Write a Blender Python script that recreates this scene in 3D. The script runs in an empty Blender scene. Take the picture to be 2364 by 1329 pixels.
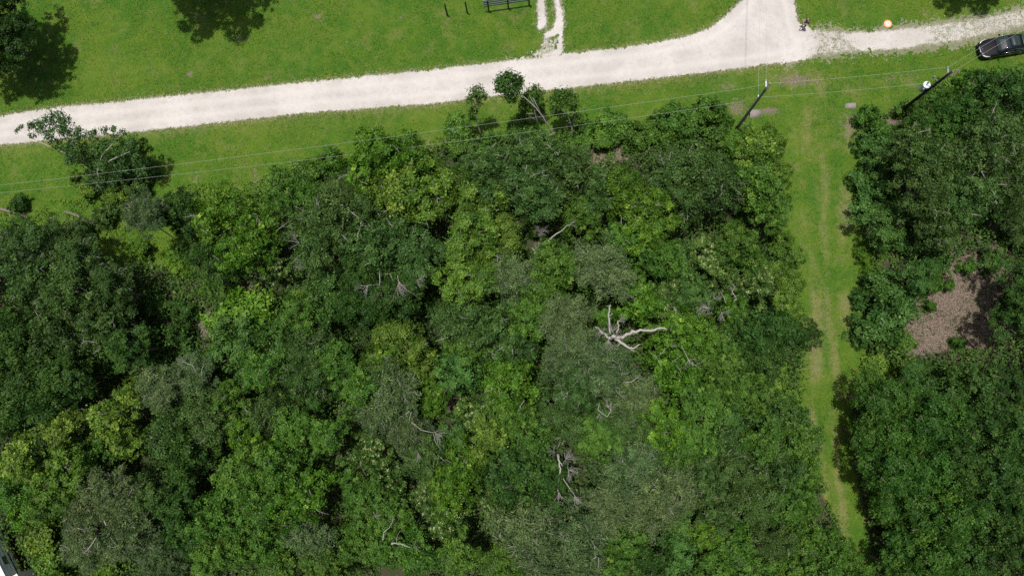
import bpy, bmesh, math, random
import numpy as np
from mathutils import Vector, Matrix

# ----------------------------------------------------------------- camera, sky, sun, exposure
W, Hh, FPX, ALT = 2364.0, 1329.0, 1650.0, 62.0
scene = bpy.context.scene
COL = scene.collection
_d = np.array([68.0, -188.0, -FPX]); _d /= np.linalg.norm(_d)          # straight down, seen in the camera
_wz = -_d
_wy = np.array([0.0, 1.0, 0.0]); _wy -= _wy.dot(_wz) * _wz; _wy /= np.linalg.norm(_wy)
_wx = np.cross(_wy, _wz)
RCAM = np.array([_wx, _wy, _wz])                                       # world from camera
cam_data = bpy.data.cameras.new('camera')
cam = bpy.data.objects.new('camera', cam_data); COL.objects.link(cam)
cam_data.sensor_width = 36.0; cam_data.sensor_fit = 'HORIZONTAL'
cam_data.lens = 36.0 * FPX / W
cam_data.clip_start = 0.5; cam_data.clip_end = 3000.0
_m = Matrix([list(RCAM[0]) + [0], list(RCAM[1]) + [0], list(RCAM[2]) + [ALT], [0, 0, 0, 1]])
cam.matrix_world = _m
scene.camera = cam

SUN_EL = math.radians(83.0)
SHX, SHY = 0.80, -0.60                                                 # horizontal travel of the light
world = bpy.data.worlds.new('World'); scene.world = world; world.use_nodes = True
nt = world.node_tree; nt.nodes.clear()
sky = nt.nodes.new('ShaderNodeTexSky'); sky.sky_type = 'NISHITA'; sky.sun_disc = False
sky.dust_density = 3.0; sky.air_density = .8; sky.ozone_density = .6; sky.sun_elevation = SUN_EL; sky.sun_rotation = math.atan2(-SHX, -SHY)
bg = nt.nodes.new('ShaderNodeBackground'); bg.inputs['Strength'].default_value = 0.095
wo = nt.nodes.new('ShaderNodeOutputWorld')
nt.links.new(sky.outputs[0], bg.inputs[0]); nt.links.new(bg.outputs[0], wo.inputs[0])
sl = bpy.data.lights.new('sun', 'SUN'); sl.energy = 4.3; sl.angle = math.radians(0.55); sl.color = (1.0, 0.955, 0.9)
sun = bpy.data.objects.new('sun', sl); COL.objects.link(sun)
_L = Vector((math.cos(SUN_EL) * SHX, math.cos(SUN_EL) * SHY, -math.sin(SUN_EL)))
sun.rotation_euler = _L.to_track_quat('-Z', 'Y').to_euler(); sun.location = (0, 0, 90)
vs = scene.view_settings
vs.view_transform = 'Standard'; vs.look = 'None'; vs.exposure = 0.0; vs.gamma = 1.0; vs.use_curve_mapping = False
scene.render.engine = 'CYCLES'
scene.cycles.max_bounces = 6; scene.cycles.diffuse_bounces = 3; scene.cycles.transmission_bounces = 4
scene.cycles.transparent_max_bounces = 4; scene.cycles.use_denoising = False

# ----------------------------------------------------------------- helpers
rng = np.random.default_rng(7)
rnd = random.Random(11)

def P(px, py, z=0.0):
    """the point at height z that this pixel of the photograph looks at"""
    d = RCAM @ np.array([px - W / 2, -(py - Hh / 2), -FPX])
    t = (z - ALT) / d[2]
    return Vector((d[0] * t, d[1] * t, z))

def to_px(x, y, z=0.0):
    q = RCAM.T @ np.array([x, y, np.zeros_like(x) + z - ALT])
    return W / 2 + FPX * q[0] / -q[2], Hh / 2 - FPX * q[1] / -q[2]

def px_per_m(px, py, z):
    a, b = P(px, py, z), P(px + 10, py, z)
    return 10.0 / (b - a).length

_lat = np.random.default_rng(99).random((256, 256))
def vnoise(x, y, f, s=0):
    x = x * f + s * 17.31; y = y * f + s * 9.77
    xi = np.floor(x).astype(int); yi = np.floor(y).astype(int)
    u = x - xi; v = y - yi
    u = u * u * (3 - 2 * u); v = v * v * (3 - 2 * v)
    g = lambda a, b: _lat[a & 255, b & 255]
    return (g(xi, yi) * (1 - u) + g(xi + 1, yi) * u) * (1 - v) + (g(xi, yi + 1) * (1 - u) + g(xi + 1, yi + 1) * u) * v
def fbm(x, y, f, s=0, o=4):
    t = 0; a = 1; n = 0
    for k in range(o):
        t = t + a * vnoise(x, y, f * 2 ** k, s + k * 3); n += a; a *= .55
    return t / n

def gz(x, y):
    """gentle lie of the land"""
    return 0.10 * (fbm(np.asarray(x, float), np.asarray(y, float), 0.07, 5, 2) - 0.5)

def sdf(poly, X, Y):
    """signed distance in pixels, positive inside"""
    p = np.array(poly, float); n = len(p)
    dmin = np.full(X.shape, 1e9); inside = np.zeros(X.shape, bool)
    for i in range(n):
        a = p[i]; b = p[(i + 1) % n]; e = b - a
        wx = X - a[0]; wy = Y - a[1]
        t = np.clip((wx * e[0] + wy * e[1]) / (e @ e), 0, 1)
        dmin = np.minimum(dmin, np.hypot(wx - e[0] * t, wy - e[1] * t))
        if a[1] != b[1]:
            c = ((a[1] > Y) != (b[1] > Y)) & (X < (b[0] - a[0]) * (Y - a[1]) / (b[1] - a[1]) + a[0])
            inside ^= c
    return np.where(inside, dmin, -dmin)

def mesh_np(name, verts, faces_n, loops, attrs=None, smooth=False):
    """faces_n: corners per face (int) ; loops: flat index array"""
    me = bpy.data.meshes.new(name)
    nv = len(verts); nl = len(loops); nf = nl // faces_n
    me.vertices.add(nv); me.vertices.foreach_set('co', np.ascontiguousarray(verts, np.float32).ravel())
    me.loops.add(nl); me.loops.foreach_set('vertex_index', np.ascontiguousarray(loops, np.int32))
    me.polygons.add(nf); me.polygons.foreach_set('loop_start', np.arange(0, nl, faces_n, dtype=np.int32))
    for k, v in (attrs or {}).items():
        a = me.attributes.new(k, 'FLOAT', 'POINT'); a.data.foreach_set('value', np.ascontiguousarray(v, np.float32))
    me.update(calc_edges=True)
    if smooth:
        me.polygons.foreach_set('use_smooth', np.ones(nf, bool))
    return me

class MB:
    def __init__(self): self.v = []; self.f = []
    def add(self, v, f):
        o = len(self.v); self.v += [tuple(p) for p in v]; self.f += [tuple(i + o for i in q) for q in f]
    def box(self, c, s, rot=None):
        x, y, z = s[0] / 2, s[1] / 2, s[2] / 2
        v = [Vector((a * x, b * y, d * z)) for a in (-1, 1) for b in (-1, 1) for d in (-1, 1)]
        if rot is not None: v = [rot @ p for p in v]
        self.add([p + Vector(c) for p in v], [(0, 1, 3, 2), (4, 6, 7, 5), (0, 4, 5, 1), (2, 3, 7, 6), (0, 2, 6, 4), (1, 5, 7, 3)])
    def tube(self, pts, rad, n=6, cap=True):
        pts = [Vector(p) for p in pts]
        if not hasattr(rad, '__len__'): rad = [rad] * len(pts)
        rings = []; v = []
        for i, p in enumerate(pts):
            t = (pts[min(i + 1, len(pts) - 1)] - pts[max(i - 1, 0)])
            t = t.normalized() if t.length > 1e-9 else Vector((0, 0, 1))
            a = t.cross(Vector((0.31, 0.17, 0.93)) if abs(t.z) < .9 else Vector((1, 0, 0))).normalized(); b = t.cross(a)
            for k in range(n):
                g = 2 * math.pi * k / n
                v.append(p + rad[i] * (math.cos(g) * a + math.sin(g) * b))
        f = []
        for i in range(len(pts) - 1):
            for k in range(n):
                f.append((i * n + k, i * n + (k + 1) % n, (i + 1) * n + (k + 1) % n, (i + 1) * n + k))
        if cap:
            f.append(tuple(range(n))[::-1]); f.append(tuple((len(pts) - 1) * n + k for k in range(n)))
        self.add(v, f)
    def lathe(self, prof, n=16, c=(0, 0, 0)):
        v = []; f = []; c = Vector(c)
        for (r, z) in prof:
            for k in range(n):
                g = 2 * math.pi * k / n
                v.append(c + Vector((r * math.cos(g), r * math.sin(g), z)))
        for i in range(len(prof) - 1):
            for k in range(n):
                f.append((i * n + k, i * n + (k + 1) % n, (i + 1) * n + (k + 1) % n, (i + 1) * n + k))
        f.append(tuple(range(n))[::-1]); f.append(tuple((len(prof) - 1) * n + k for k in range(n)))
        self.add(v, f)
    def mesh(self, name, smooth=False):
        me = bpy.data.meshes.new(name); me.from_pydata(self.v, [], self.f); me.update()
        if smooth: me.polygons.foreach_set('use_smooth', np.ones(len(me.polygons), bool))
        return me
    def build(self, name, mat, parent=None, smooth=False, loc=(0, 0, 0), rot=None):
        return obj(name, self.mesh(name, smooth), mat, parent, loc, rot)

def obj(name, me, mat, parent=None, loc=(0, 0, 0), rot=None, scale=None):
    if mat is not None and len(me.materials) == 0: me.materials.append(mat)
    o = bpy.data.objects.new(name, me); COL.objects.link(o)
    if parent is not None: o.parent = parent
    o.location = loc
    if rot is not None: o.rotation_euler = rot
    if scale is not None: o.scale = scale
    return o

def empty(name, loc, rz=0.0):
    o = bpy.data.objects.new(name, None); COL.objects.link(o)
    o.location = loc; o.rotation_euler = (0, 0, rz); o.empty_display_size = 0.3
    return o

def tag(o, label=None, cat=None, group=None, kind=None):
    if label: o['label'] = label
    if cat: o['category'] = cat
    if group: o['group'] = group
    if kind: o['kind'] = kind
    return o

# ----------------------------------------------------------------- materials
class NT:
    def __init__(self, name):
        self.m = bpy.data.materials.new(name); self.m.use_nodes = True
        self.t = self.m.node_tree; self.t.nodes.clear()
        self.out = self.t.nodes.new('ShaderNodeOutputMaterial')
    def n(self, typ, **kw):
        nd = self.t.nodes.new('ShaderNode' + typ)
        for k, v in kw.items():
            if k.startswith('i_'):
                key = k[2:]; key = int(key) if key.isdigit() else key.replace('_', ' ')
                self.set(nd.inputs[key], v)
            else: setattr(nd, k, v)
        return nd
    def set(self, sock, v):
        if isinstance(v, bpy.types.NodeSocket): self.t.links.new(v, sock)
        elif isinstance(v, bpy.types.Node): self.t.links.new(v.outputs[0], sock)
        else: sock.default_value = v
    def math(self, op, a, b=0.0, c=None):
        nd = self.t.nodes.new('ShaderNodeMath'); nd.operation = op
        self.set(nd.inputs[0], a); self.set(nd.inputs[1], b)
        if c is not None: self.set(nd.inputs[2], c)
        return nd.outputs[0]
    def mix(self, f, a, b, blend='MIX'):
        nd = self.t.nodes.new('ShaderNodeMix'); nd.data_type = 'RGBA'; nd.blend_type = blend
        self.set(nd.inputs[0], f)
        for s, v in ((nd.inputs[6], a), (nd.inputs[7], b)):
            self.set(s, (v[0], v[1], v[2], 1) if isinstance(v, tuple) else v)
        return nd.outputs[2]
    def noise(self, vec, scale, detail=4, rough=.55):
        nd = self.n('TexNoise'); nd.inputs['Scale'].default_value = scale
        nd.inputs['Detail'].default_value = detail; nd.inputs['Roughness'].default_value = rough
        if vec is not None: self.t.links.new(vec, nd.inputs['Vector'])
        return nd.outputs[0]
    def ramp(self, f, lo, hi):
        nd = self.n('MapRange', interpolation_type='SMOOTHSTEP'); self.set(nd.inputs[0], f)
        nd.inputs[1].default_value = lo; nd.inputs[2].default_value = hi
        return nd.outputs[0]
    def pos(self): return self.n('NewGeometry').outputs['Position']
    def attr(self, name): return self.n('Attribute', attribute_name=name).outputs['Fac']
    def finish(self, sh): self.t.links.new(sh, self.out.inputs[0]); return self.m

def plain(name, col, rough=.6, metal=0.0, var=.12, scale=6.0, bump=0.0, spec=.5, coat=0.0):
    g = NT(name); co = g.n('TexCoord').outputs['Object']
    nz = g.noise(co, scale, 5)
    c = g.mix(nz, tuple(x * (1 - var) for x in col), tuple(min(1, x * (1 + var)) for x in col))
    b = g.n('BsdfPrincipled', i_Base_Color=c, i_Roughness=rough, i_Metallic=metal)
    b.inputs['Specular IOR Level'].default_value = spec
    if coat: b.inputs['Coat Weight'].default_value = coat; b.inputs['Coat Roughness'].default_value = .04
    if bump:
        bp = g.n('Bump', i_Strength=bump, i_Distance=.02, i_Height=nz); g.t.links.new(bp.outputs[0], b.inputs['Normal'])
    return g.finish(b.outputs[0])

def leaf_material(name, use_object=True, col=None, transl=.28, rough=.5):
    g = NT(name)
    base = g.n('ObjectInfo').outputs['Color'] if use_object else None
    t = g.attr('tint')
    hs = g.n('HueSaturation')
    if base is not None: g.t.links.new(base, hs.inputs['Color'])
    else: hs.inputs['Color'].default_value = (*col, 1)
    g.set(hs.inputs['Value'], t)
    g.set(hs.inputs['Hue'], g.math('MULTIPLY_ADD', t, -0.035, 0.535))
    c = hs.outputs[0]
    b = g.n('BsdfPrincipled', i_Base_Color=c, i_Roughness=rough); b.inputs['Specular IOR Level'].default_value = .2
    tr = g.n('BsdfTranslucent'); g.set(tr.inputs[0], g.mix(.6, c, (0.9, 1.0, 0.35), 'MULTIPLY'))
    ms = g.n('MixShader', i_0=transl); g.t.links.new(b.outputs[0], ms.inputs[1]); g.t.links.new(tr.outputs[0], ms.inputs[2])
    return g.finish(ms.outputs[0])

M = {}
M['leaf'] = leaf_material('foliage')
M['blossom'] = leaf_material('blossom_petals', False, (.44, .45, .21), .2)
M['bark'] = plain('grey_brown_bark', (.17, .14, .11), .85, var=.35, scale=9, bump=.6)
M['palebark'] = plain('pale_bark', (.40, .37, .32), .8, var=.3, scale=9, bump=.5)
M['dead'] = plain('bleached_dead_wood', (.34, .315, .28), .8, var=.45, scale=14, bump=.7)
M['deadtwig'] = plain('grey_dead_twigs', (.25, .235, .21), .85, var=.3, scale=5)
M['rust'] = plain('red_brown_dead_leaves', (.20, .065, .03), .8, var=.4, scale=7)

# --- ground: mown grass, dry patches, wheel tracks, bare soil, forest litter
def grass_colour(g, p):
    n1 = g.noise(p, .16, 5, .6); n2 = g.noise(p, .9, 5, .65); n3 = g.noise(p, 6.0, 4, .7)
    c = g.mix(g.ramp(n1, .36, .66), (.042, .116, .009), (.084, .146, .013))
    c = g.mix(g.ramp(n2, .46, .74), c, (.104, .146, .021))
    c = g.mix(g.math('MULTIPLY', g.ramp(n2, .52, .30), .6), c, (.030, .096, .010))
    c = g.mix(g.math('MULTIPLY', g.ramp(n3, .38, .70), .5), c, (.088, .152, .015))
    n6 = g.noise(p, .42, 6, .7)
    c = g.mix(g.math('MULTIPLY', g.ramp(n6, .53, .72), .70), c, (.150, .160, .050))
    return c, n1, n2, n3

def ground_material():
    g = NT('ground'); p = g.pos()
    c, n1, n2, n3 = grass_colour(g, p)
    dry = g.attr('dry'); dirt = g.attr('dirt'); forest = g.attr('forest')
    nd = g.noise(p, 1.6, 6, .7); nf = g.noise(p, 9.0, 5, .75)
    md = g.ramp(g.math('ADD', dry, g.math('MULTIPLY_ADD', nd, 1.5, -.80)), .12, .95)
    c = g.mix(g.math('MULTIPLY', md, .8), c, g.mix(nf, (.115, .135, .036), (.27, .235, .105)))
    litter = g.mix(g.ramp(nf, .35, .65), (.034, .032, .020), (.078, .066, .042))
    litter = g.mix(g.ramp(nd, .45, .62), litter, (.030, .060, .014))
    c = g.mix(g.ramp(g.math('ADD', forest, g.math('MULTIPLY_ADD', nd, .7, -.35)), .35, .75), c, litter)
    soil = g.mix(g.ramp(nf, .34, .66), (.070, .054, .042), (.25, .195, .155))
    soil = g.mix(g.math('MULTIPLY', g.ramp(nd, .5, .72), .5), soil, (.052, .050, .028))
    brk = g.math('ADD', g.math('MULTIPLY_ADD', nf, 2.0, -1.0), g.math('MULTIPLY_ADD', g.noise(p, 2.6, 5, .7), 2.6, -1.3))
    mdirt = g.ramp(g.math('ADD', dirt, brk), .30, .72)
    c = g.mix(mdirt, c, soil)
    b = g.n('BsdfPrincipled', i_Base_Color=c, i_Roughness=.9); b.inputs['Specular IOR Level'].default_value = .15
    hgt = g.math('ADD', g.noise(p, 14.0, 5, .75), g.math('MULTIPLY', n3, .6))
    bp = g.n('Bump', i_Strength=.6, i_Distance=.06, i_Height=hgt); g.t.links.new(bp.outputs[0], b.inputs['Normal'])
    return g.finish(b.outputs[0])
M['ground'] = ground_material()

def blade_material():
    g = NT('grass_blades'); p = g.pos()
    c, *_ = grass_colour(g, p)
    md = g.math('MULTIPLY', g.ramp(g.attr('dry'), .25, .8), .7)
    c = g.mix(md, c, (.19, .19, .065))
    hs = g.n('HueSaturation'); g.set(hs.inputs['Color'], c); g.set(hs.inputs['Value'], g.attr('tint'))
    b = g.n('BsdfPrincipled', i_Base_Color=hs.outputs[0], i_Roughness=.7); b.inputs['Specular IOR Level'].default_value = .06
    tr = g.n('BsdfTranslucent'); g.set(tr.inputs[0], hs.outputs[0])
    ms = g.n('MixShader', i_0=.3); g.t.links.new(b.outputs[0], ms.inputs[1]); g.t.links.new(tr.outputs[0], ms.inputs[2])
    return g.finish(ms.outputs[0])
M['blade'] = blade_material()

def gravel_material():
    g = NT('crushed_limestone'); p = g.pos()
    n1 = g.noise(p, .25, 5, .6); n2 = g.noise(p, 2.2, 6, .7); n4 = g.noise(p, 9.0, 5, .8); n5 = g.noise(p, 14.0, 3, .8)
    c = g.mix(g.ramp(n1, .35, .65), (.435, .412, .382), (.54, .512, .482))
    c = g.mix(g.math('MULTIPLY', g.ramp(n2, .42, .72), .45), c, (.36, .33, .295))
    c = g.mix(g.math('MULTIPLY', g.attr('rut'), .38), c, (.60, .57, .535))
    c = g.mix(g.math('MULTIPLY', g.ramp(n4, .50, .72), .40), c, (.30, .27, .24))
    c = g.mix(g.math('MULTIPLY', g.ramp(n5, .62, .80), .45), c, (.20, .18, .155))
    weed = g.mix(n4, (.060, .095, .020), (.20, .19, .095))
    wd = g.ramp(g.math('ADD', g.attr('weed'), g.math('MULTIPLY_ADD', n4, 1.5, g.math('MULTIPLY_ADD', n2, .9, -1.2))), .38, .70)
    c = g.mix(g.math('MULTIPLY', wd, .85), c, weed)
    b = g.n('BsdfPrincipled', i_Base_Color=c, i_Roughness=.92); b.inputs['Specular IOR Level'].default_value = .1
    bp = g.n('Bump', i_Strength=.5, i_Distance=.03, i_Height=n5); g.t.links.new(bp.outputs[0], b.inputs['Normal'])
    return g.finish(b.outputs[0])
M['gravel'] = gravel_material()

# ----------------------------------------------------------------- layout read off the photograph (pixels on the ground)
ROAD = [(-700, 352), (0, 268), (100, 251), (400, 221), (700, 190), (1000, 160), (1190, 138), (1300, 124), (1400, 113), (1500, 101), (1580, 86),
        (1640, 64), (1678, 34), (1712, 2), (1740, -60), (1790, -400), (1905, -400), (1850, -60), (1834, 0), (1838, 30), (1846, 60), (1862, 100), (1850, 135),
        (1800, 146), (1700, 160), (1550, 178), (1400, 195), (1150, 222), (1000, 240), (700, 263), (400, 296), (150, 322), (0, 336), (-700, 424)]
DRIVE = [(1836, 52), (1880, 64), (1960, 70), (2050, 66), (2150, 52), (2250, 42), (2364, 16), (2700, -60), (2700, 10), (2420, 50), (2330, 74), (2262, 88),
         (2200, 102), (2100, 114), (2000, 120), (1900, 132), (1800, 147), (1780, 100)]
DRIVE_BARE = [(1960, 84), (2120, 74), (2150, 84), (2100, 106), (1990, 114)]
TWO_A = [(1238, -300), (1255, -300), (1256, 0), (1259, 25), (1262, 52), (1258, 62), (1244, 72), (1240, 60), (1241, 0)]
TWO_B = [(1272, -300), (1288, -300), (1291, 0), (1299, 30), (1302, 60), (1299, 128), (1255, 134), (1228, 138), (1282, 112), (1288, 80), (1258, 92), (1256, 78), (1276, 68), (1284, 40), (1280, 0)]
TWO_C = [(1170, 142), (1215, 132), (1262, 92), (1300, 88), (1300, 130)]
FOREST_A = [(-900, 600), (0, 520), (120, 540), (240, 600), (420, 620), (440, 500), (600, 450), (700, 400), (850, 372), (980, 355), (1050, 322), (1300, 318),
            (1420, 330), (1680, 305), (1760, 340), (1800, 450), (1815, 560), (1835, 700), (1845, 800), (1840, 900), (1865, 1050), (1925, 1200), (1995, 1400), (2080, 1900), (-900, 1900)]
FOREST_B = [(1990, 290), (2080, 255), (2240, 175), (2364, 165), (3200, 100), (3200, 1900), (2120, 1900), (2040, 1400), (2005, 1250), (1975, 1100), (1965, 950),
            (2000, 830), (2000, 700), (2010, 580), (1975, 440), (1995, 340)]
TRACKS = [([(1870, 300), (1868, 400), (1875, 560), (1880, 700), (1880, 850), (1878, 960), (1895, 1080), (1930, 1200), (1990, 1350)], 14),
          ([(1905, 330), (1905, 480), (1912, 640), (1920, 780), (1926, 950), (1930, 1100), (1950, 1200)], 9),
          ([(1960, 440), (1955, 560)], 14), ([(1850, 200), (1865, 330)], 20), ([(1790, 182), (1840, 186), (1900, 196)], 20), ([(1960, 290), (1955, 330)], 16), ([(1950, 690), (1960, 780)], 12), ([(1885, 1060), (1900, 1130)], 12)]
DIRT = [(1835, 186, 46, 15, .72), (1808, 182, 20, 8, .5), (1680, 200, 22, 10, .5), (1775, 256, 22, 8, .9), (1965, 290, 22, 30, .6), (1955, 480, 16, 22, .5), (1960, 500, 20, 30, .5), (1700, 248, 26, 18, .6),
        (1945, 600, 14, 14, .4), (2075, 262, 30, 14, .7), (2060, 282, 18, 10, .8), (2200, 170, 20, 10, .6), (1420, 355, 60, 16, .9), (1380, 365, 30, 12, .8),
        (475, 745, 24, 34, 1.0), (582, 672, 22, 18, .9), (605, 690, 16, 14, .8), (250, 500, 16, 22, .7), (165, 525, 30, 18, .7), (590, 415, 10, 26, .5), (455, 410, 12, 14, .5),
        (735, 40, 14, 8, .6), (555, 90, 20, 7, .5), (437, 170, 8, 8, .8), (1870, 780, 12, 40, .4), (1880, 820, 10, 60, .4), (1962, 700, 12, 14, .4),
        (2210, 690, 115, 62, .80), (2150, 765, 75, 50, .9), (2250, 760, 70, 50, .8), (2245, 622, 75, 40, .85), (2300, 585, 45, 30, .75), (2110, 800, 40, 24, .8), (2280, 540, 50, 30, .4),
        (2080, 858, 20, 10, .8), (1040, 930, 18, 26, .9), (1895, 190, 40, 10, .3), (2060, 185, 20, 14, .4), (1885, 1080, 10, 20, .5), (2000, 1090, 16, 20, .4),
        (1905, 740, 8, 70, .35), (1980, 780, 14, 20, .3), (2100, 170, 16, 14, .3)]

def dist_line(pts, X, Y):
    p = np.array(pts, float); dm = np.full(X.shape, 1e9)
    for i in range(len(p) - 1):
        e = p[i + 1] - p[i]; wx = X - p[i][0]; wy = Y - p[i][1]
        t = np.clip((wx * e[0] + wy * e[1]) / (e @ e), 0, 1)
        dm = np.minimum(dm, np.hypot(wx - e[0] * t, wy - e[1] * t))
    return dm

def fields(x, y):
    """dry, dirt, forest and distance-inside-the-gravel (m) at ground points"""
    X, Y = to_px(x, y, 0.0)
    dry = np.zeros(x.shape)
    for pts, w in TRACKS: dry = np.maximum(dry, .62 * np.exp(-(dist_line(pts, X + 26 * (fbm(x, y, .22, 15, 3) - .5), Y) / (w * 1.9)) ** 2))
    dry = dry * np.clip(2.6 * fbm(x * 2.2, y * .45, .6, 23, 4) - .45, .25, 1.25)
    sr = sdf(ROAD, X, Y)
    dry = np.maximum(dry, .70 * np.exp(-np.maximum(-sr, 0) / np.where(Y > 300 - .11 * X, 26.0, 10.0)))
    dirt = np.zeros(x.shape)
    for (a, b, rx, ry, s) in DIRT: dirt = np.maximum(dirt, s * np.exp(-(((X - a) / rx) ** 2 + ((Y - b) / ry) ** 2) * .8))
    fo = np.clip(np.maximum(sdf(FOREST_A, X, Y), sdf(FOREST_B, X, Y)) / 22 + .4, 0, 1)
    return dry, dirt, fo, sr, X, Y

def gravel_field(x, y):
    """signed 'is gravel' field, how weedy it is, how wheel-worn it is"""
    X, Y = to_px(x, y, 0.0)
    k = 1 / 24.0
    n = fbm(x, y, 1.1, 1, 4) - .5; n2 = vnoise(x, y, 8.0, 4) - .5; n3 = fbm(x, y, 4.5, 6, 3) - .5
    road = sdf(ROAD, X, Y) * k
    r = road + n * .30 + n2 * .40 + n3 * .35
    drv = sdf(DRIVE, X, Y) * k; br = sdf(DRIVE_BARE, X, Y) * k
    dr = np.minimum(drv, .6) + (fbm(x, y, .55, 3, 3) - .5) * 1.2 + n3 * 1.6 + n2 * .8 + .12
    tw0 = np.maximum(sdf(TWO_A, X, Y), sdf(TWO_B, X, Y)) * k; tw = tw0 + n * .6 + n2 * .5 + .05
    tc = np.minimum(sdf(TWO_C, X, Y) * k, .4) + n * 1.5 + n2 * 1.0 + n3 - .1
    f = np.maximum.reduce([r, dr, br + n * 1.2, tw, tc])
    edge = np.clip(.60 - np.maximum(road, tw0) / .6, 0, .75)
    wdrv = np.clip(-road / 2.6 + .06, 0, .52) + .30 * np.clip(.5 - drv / .8, 0, .5) * 2 * (road < .3)
    wdrv = np.where(br > -.6, wdrv * np.clip(-br / .8 + .5, .5, 1), wdrv)
    weed = np.where(drv > -.05, np.minimum(wdrv, .7), edge); weed = np.where((drv <= 0) & (drv > -2.5) & (road < -.35) & (tw0 < -1), .95, weed)
    weed = np.where((tc > 0) & (road < 0) & (tw0 < 0), .55, weed)
    rut = np.exp(-((road - .95) / .30) ** 2) + .35 * np.exp(-np.maximum(-br, 0) / .5) * (drv > 0)
    return f, weed, rut

# ----------------------------------------------------------------- ground sheet
def axis(lo, hi, step, far):
    fine = np.arange(lo, hi + step / 2, step)
    out = [step]
    while sum(out) < far: out.append(out[-1] * 1.35)
    ext = np.cumsum(out)
    return np.concatenate([lo - ext[::-1], fine, hi + ext])
gx = axis(-58, 54, .3, 900); gy = axis(-32, 42, .3, 900)
GX, GY = np.meshgrid(gx, gy); gxx = GX.ravel(); gyy = GY.ravel()
nx, ny = len(gx), len(gy)
dry, dirt, forest, _, _, _ = fields(gxx, gyy)
ii = (np.arange(ny - 1)[:, None] * nx + np.arange(nx - 1)[None, :]).ravel()
loops = np.stack([ii, ii + 1, ii + nx + 1, ii + nx], 1).ravel()
me = mesh_np('ground', np.stack([gxx, gyy, gz(gxx, gyy)], 1), 4, loops, {'dry': dry, 'dirt': dirt, 'forest': forest}, True)
tag(obj('ground', me, M['ground']), 'mown green grass with dry tracks, bare soil and shaded leaf litter', kind='structure')

# ----------------------------------------------------------------- gravel road with ragged, grown-over edges
def gravel_sheet(name, x0, x1, y0, y1, c, select):
    xs = np.arange(x0, x1, c); ys = np.arange(y0, y1, c)
    X, Y = np.meshgrid(xs, ys); n0, n1 = X.shape
    X = X + (np.random.default_rng(3).random(X.shape) - .5) * c * .8; Y = Y + (np.random.default_rng(4).random(X.shape) - .5) * c * .8
    f, weed, rut = gravel_field(X.ravel(), Y.ravel())
    F = f.reshape(X.shape)
    fc = (F[:-1, :-1] + F[1:, :-1] + F[:-1, 1:] + F[1:, 1:]) / 4
    use = fc > 0
    r, q = np.nonzero(use)
    i = r * n1 + q
    lo = np.stack([i, i + 1, i + n1 + 1, i + n1], 1).ravel()
    u, inv = np.unique(lo, return_inverse=True)
    x = X.ravel()[u]; y = Y.ravel()[u]
    z = gz(x, y) + .012 + .012 * (vnoise(x, y, 1.2, 8))
    return mesh_np(name, np.stack([x, y, z], 1), 4, inv, {'weed': weed[u], 'rut': rut[u]}, False)
me = gravel_sheet('gravel_road', -64, 62, 12, 52, .075, None)
tag(obj('gravel_road', me, M['gravel']), 'pale crushed limestone road with side drive and two wheel strips', kind='structure')

# ----------------------------------------------------------------- grass blades and loose stones
def scatter(n, x0, x1, y0, y1, r):
    return x0 + (x1 - x0) * r.random(n), y0 + (y1 - y0) * r.random(n)
r1 = np.random.default_rng(21)
x, y = scatter(640000, -52, 48, -26, 36, r1)
X, Y = to_px(x, y)
gf, gw, _ = gravel_field(x, y); dry, dirt, forest, sr, _, _ = fields(x, y)
keep = ((gf < .10 * r1.random(len(x))) | ((gw > .25) & (r1.random(len(x)) < gw * .35))) & (forest < .55) & (dirt < .35 + .3 * r1.random(len(x))) & (X > -60) & (X < 2424) & (Y > -60) & (Y < 1389)
keep &= (fbm(x, y, .5, 12, 4) + .5 * (r1.random(len(x)) - .5)) > .36
x = x[keep]; y = y[keep]; dry = dry[keep]; n = len(x)
h = (.03 + .05 * r1.random(n)) * (1 + .5 * np.exp(-np.maximum(-sr[keep], 0) / 8)); w = .022 + .03 * r1.random(n)
a = r1.random(n) * 6.283; lean = (.5 + r1.random(n)) * h; b = r1.random(n) * 6.283
z = gz(x, y)
v = np.empty((n, 3, 3))
v[:, 0] = np.stack([x + w * np.cos(a), y + w * np.sin(a), z], 1)
v[:, 1] = np.stack([x - w * np.cos(a), y - w * np.sin(a), z], 1)
v[:, 2] = np.stack([x + lean * np.cos(b), y + lean * np.sin(b), z + h], 1)
me = mesh_np('grass', v.reshape(-1, 3), 3, np.arange(n * 3), {'tint': np.repeat(np.clip(r1.normal(1.12, .16, n), .6, 1.7), 3), 'dry': np.repeat(dry, 3)})
tag(obj('grass', me, M['blade']), 'short green grass covering the verges and the mown strip', kind='stuff')

x, y = scatter(260000, -55, 52, 14, 40, r1)
gf, gw, _ = gravel_field(x, y)
keep = (np.abs(gf + .08) < .40 * r1.random(len(x)) ** 1.5) | ((gf > 0) & (r1.random(len(x)) < .03))
x = x[keep]; y = y[keep]; n = len(x); s = .014 + .026 * r1.random(n) ** 2; a = r1.random(n) * 6.28
v = np.empty((n, 4, 3)); z = gz(x, y) + .012
for k in range(3):
    v[:, k] = np.stack([x + s * np.cos(a + k * 2.1), y + s * np.sin(a + k * 2.1), z], 1)
v[:, 3] = np.stack([x, y, z + s * .9], 1)
o4 = np.arange(n)[:, None] * 4
lo = np.concatenate([o4 + np.array([[0, 1, 3]]), o4 + np.array([[1, 2, 3]]), o4 + np.array([[2, 0, 3]])], 1).ravel()
me = mesh_np('gravel_stones', v.reshape(-1, 3), 3, lo, {'weed': np.zeros(n * 4), 'rut': np.repeat(r1.random(n) * .4, 4)})
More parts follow.
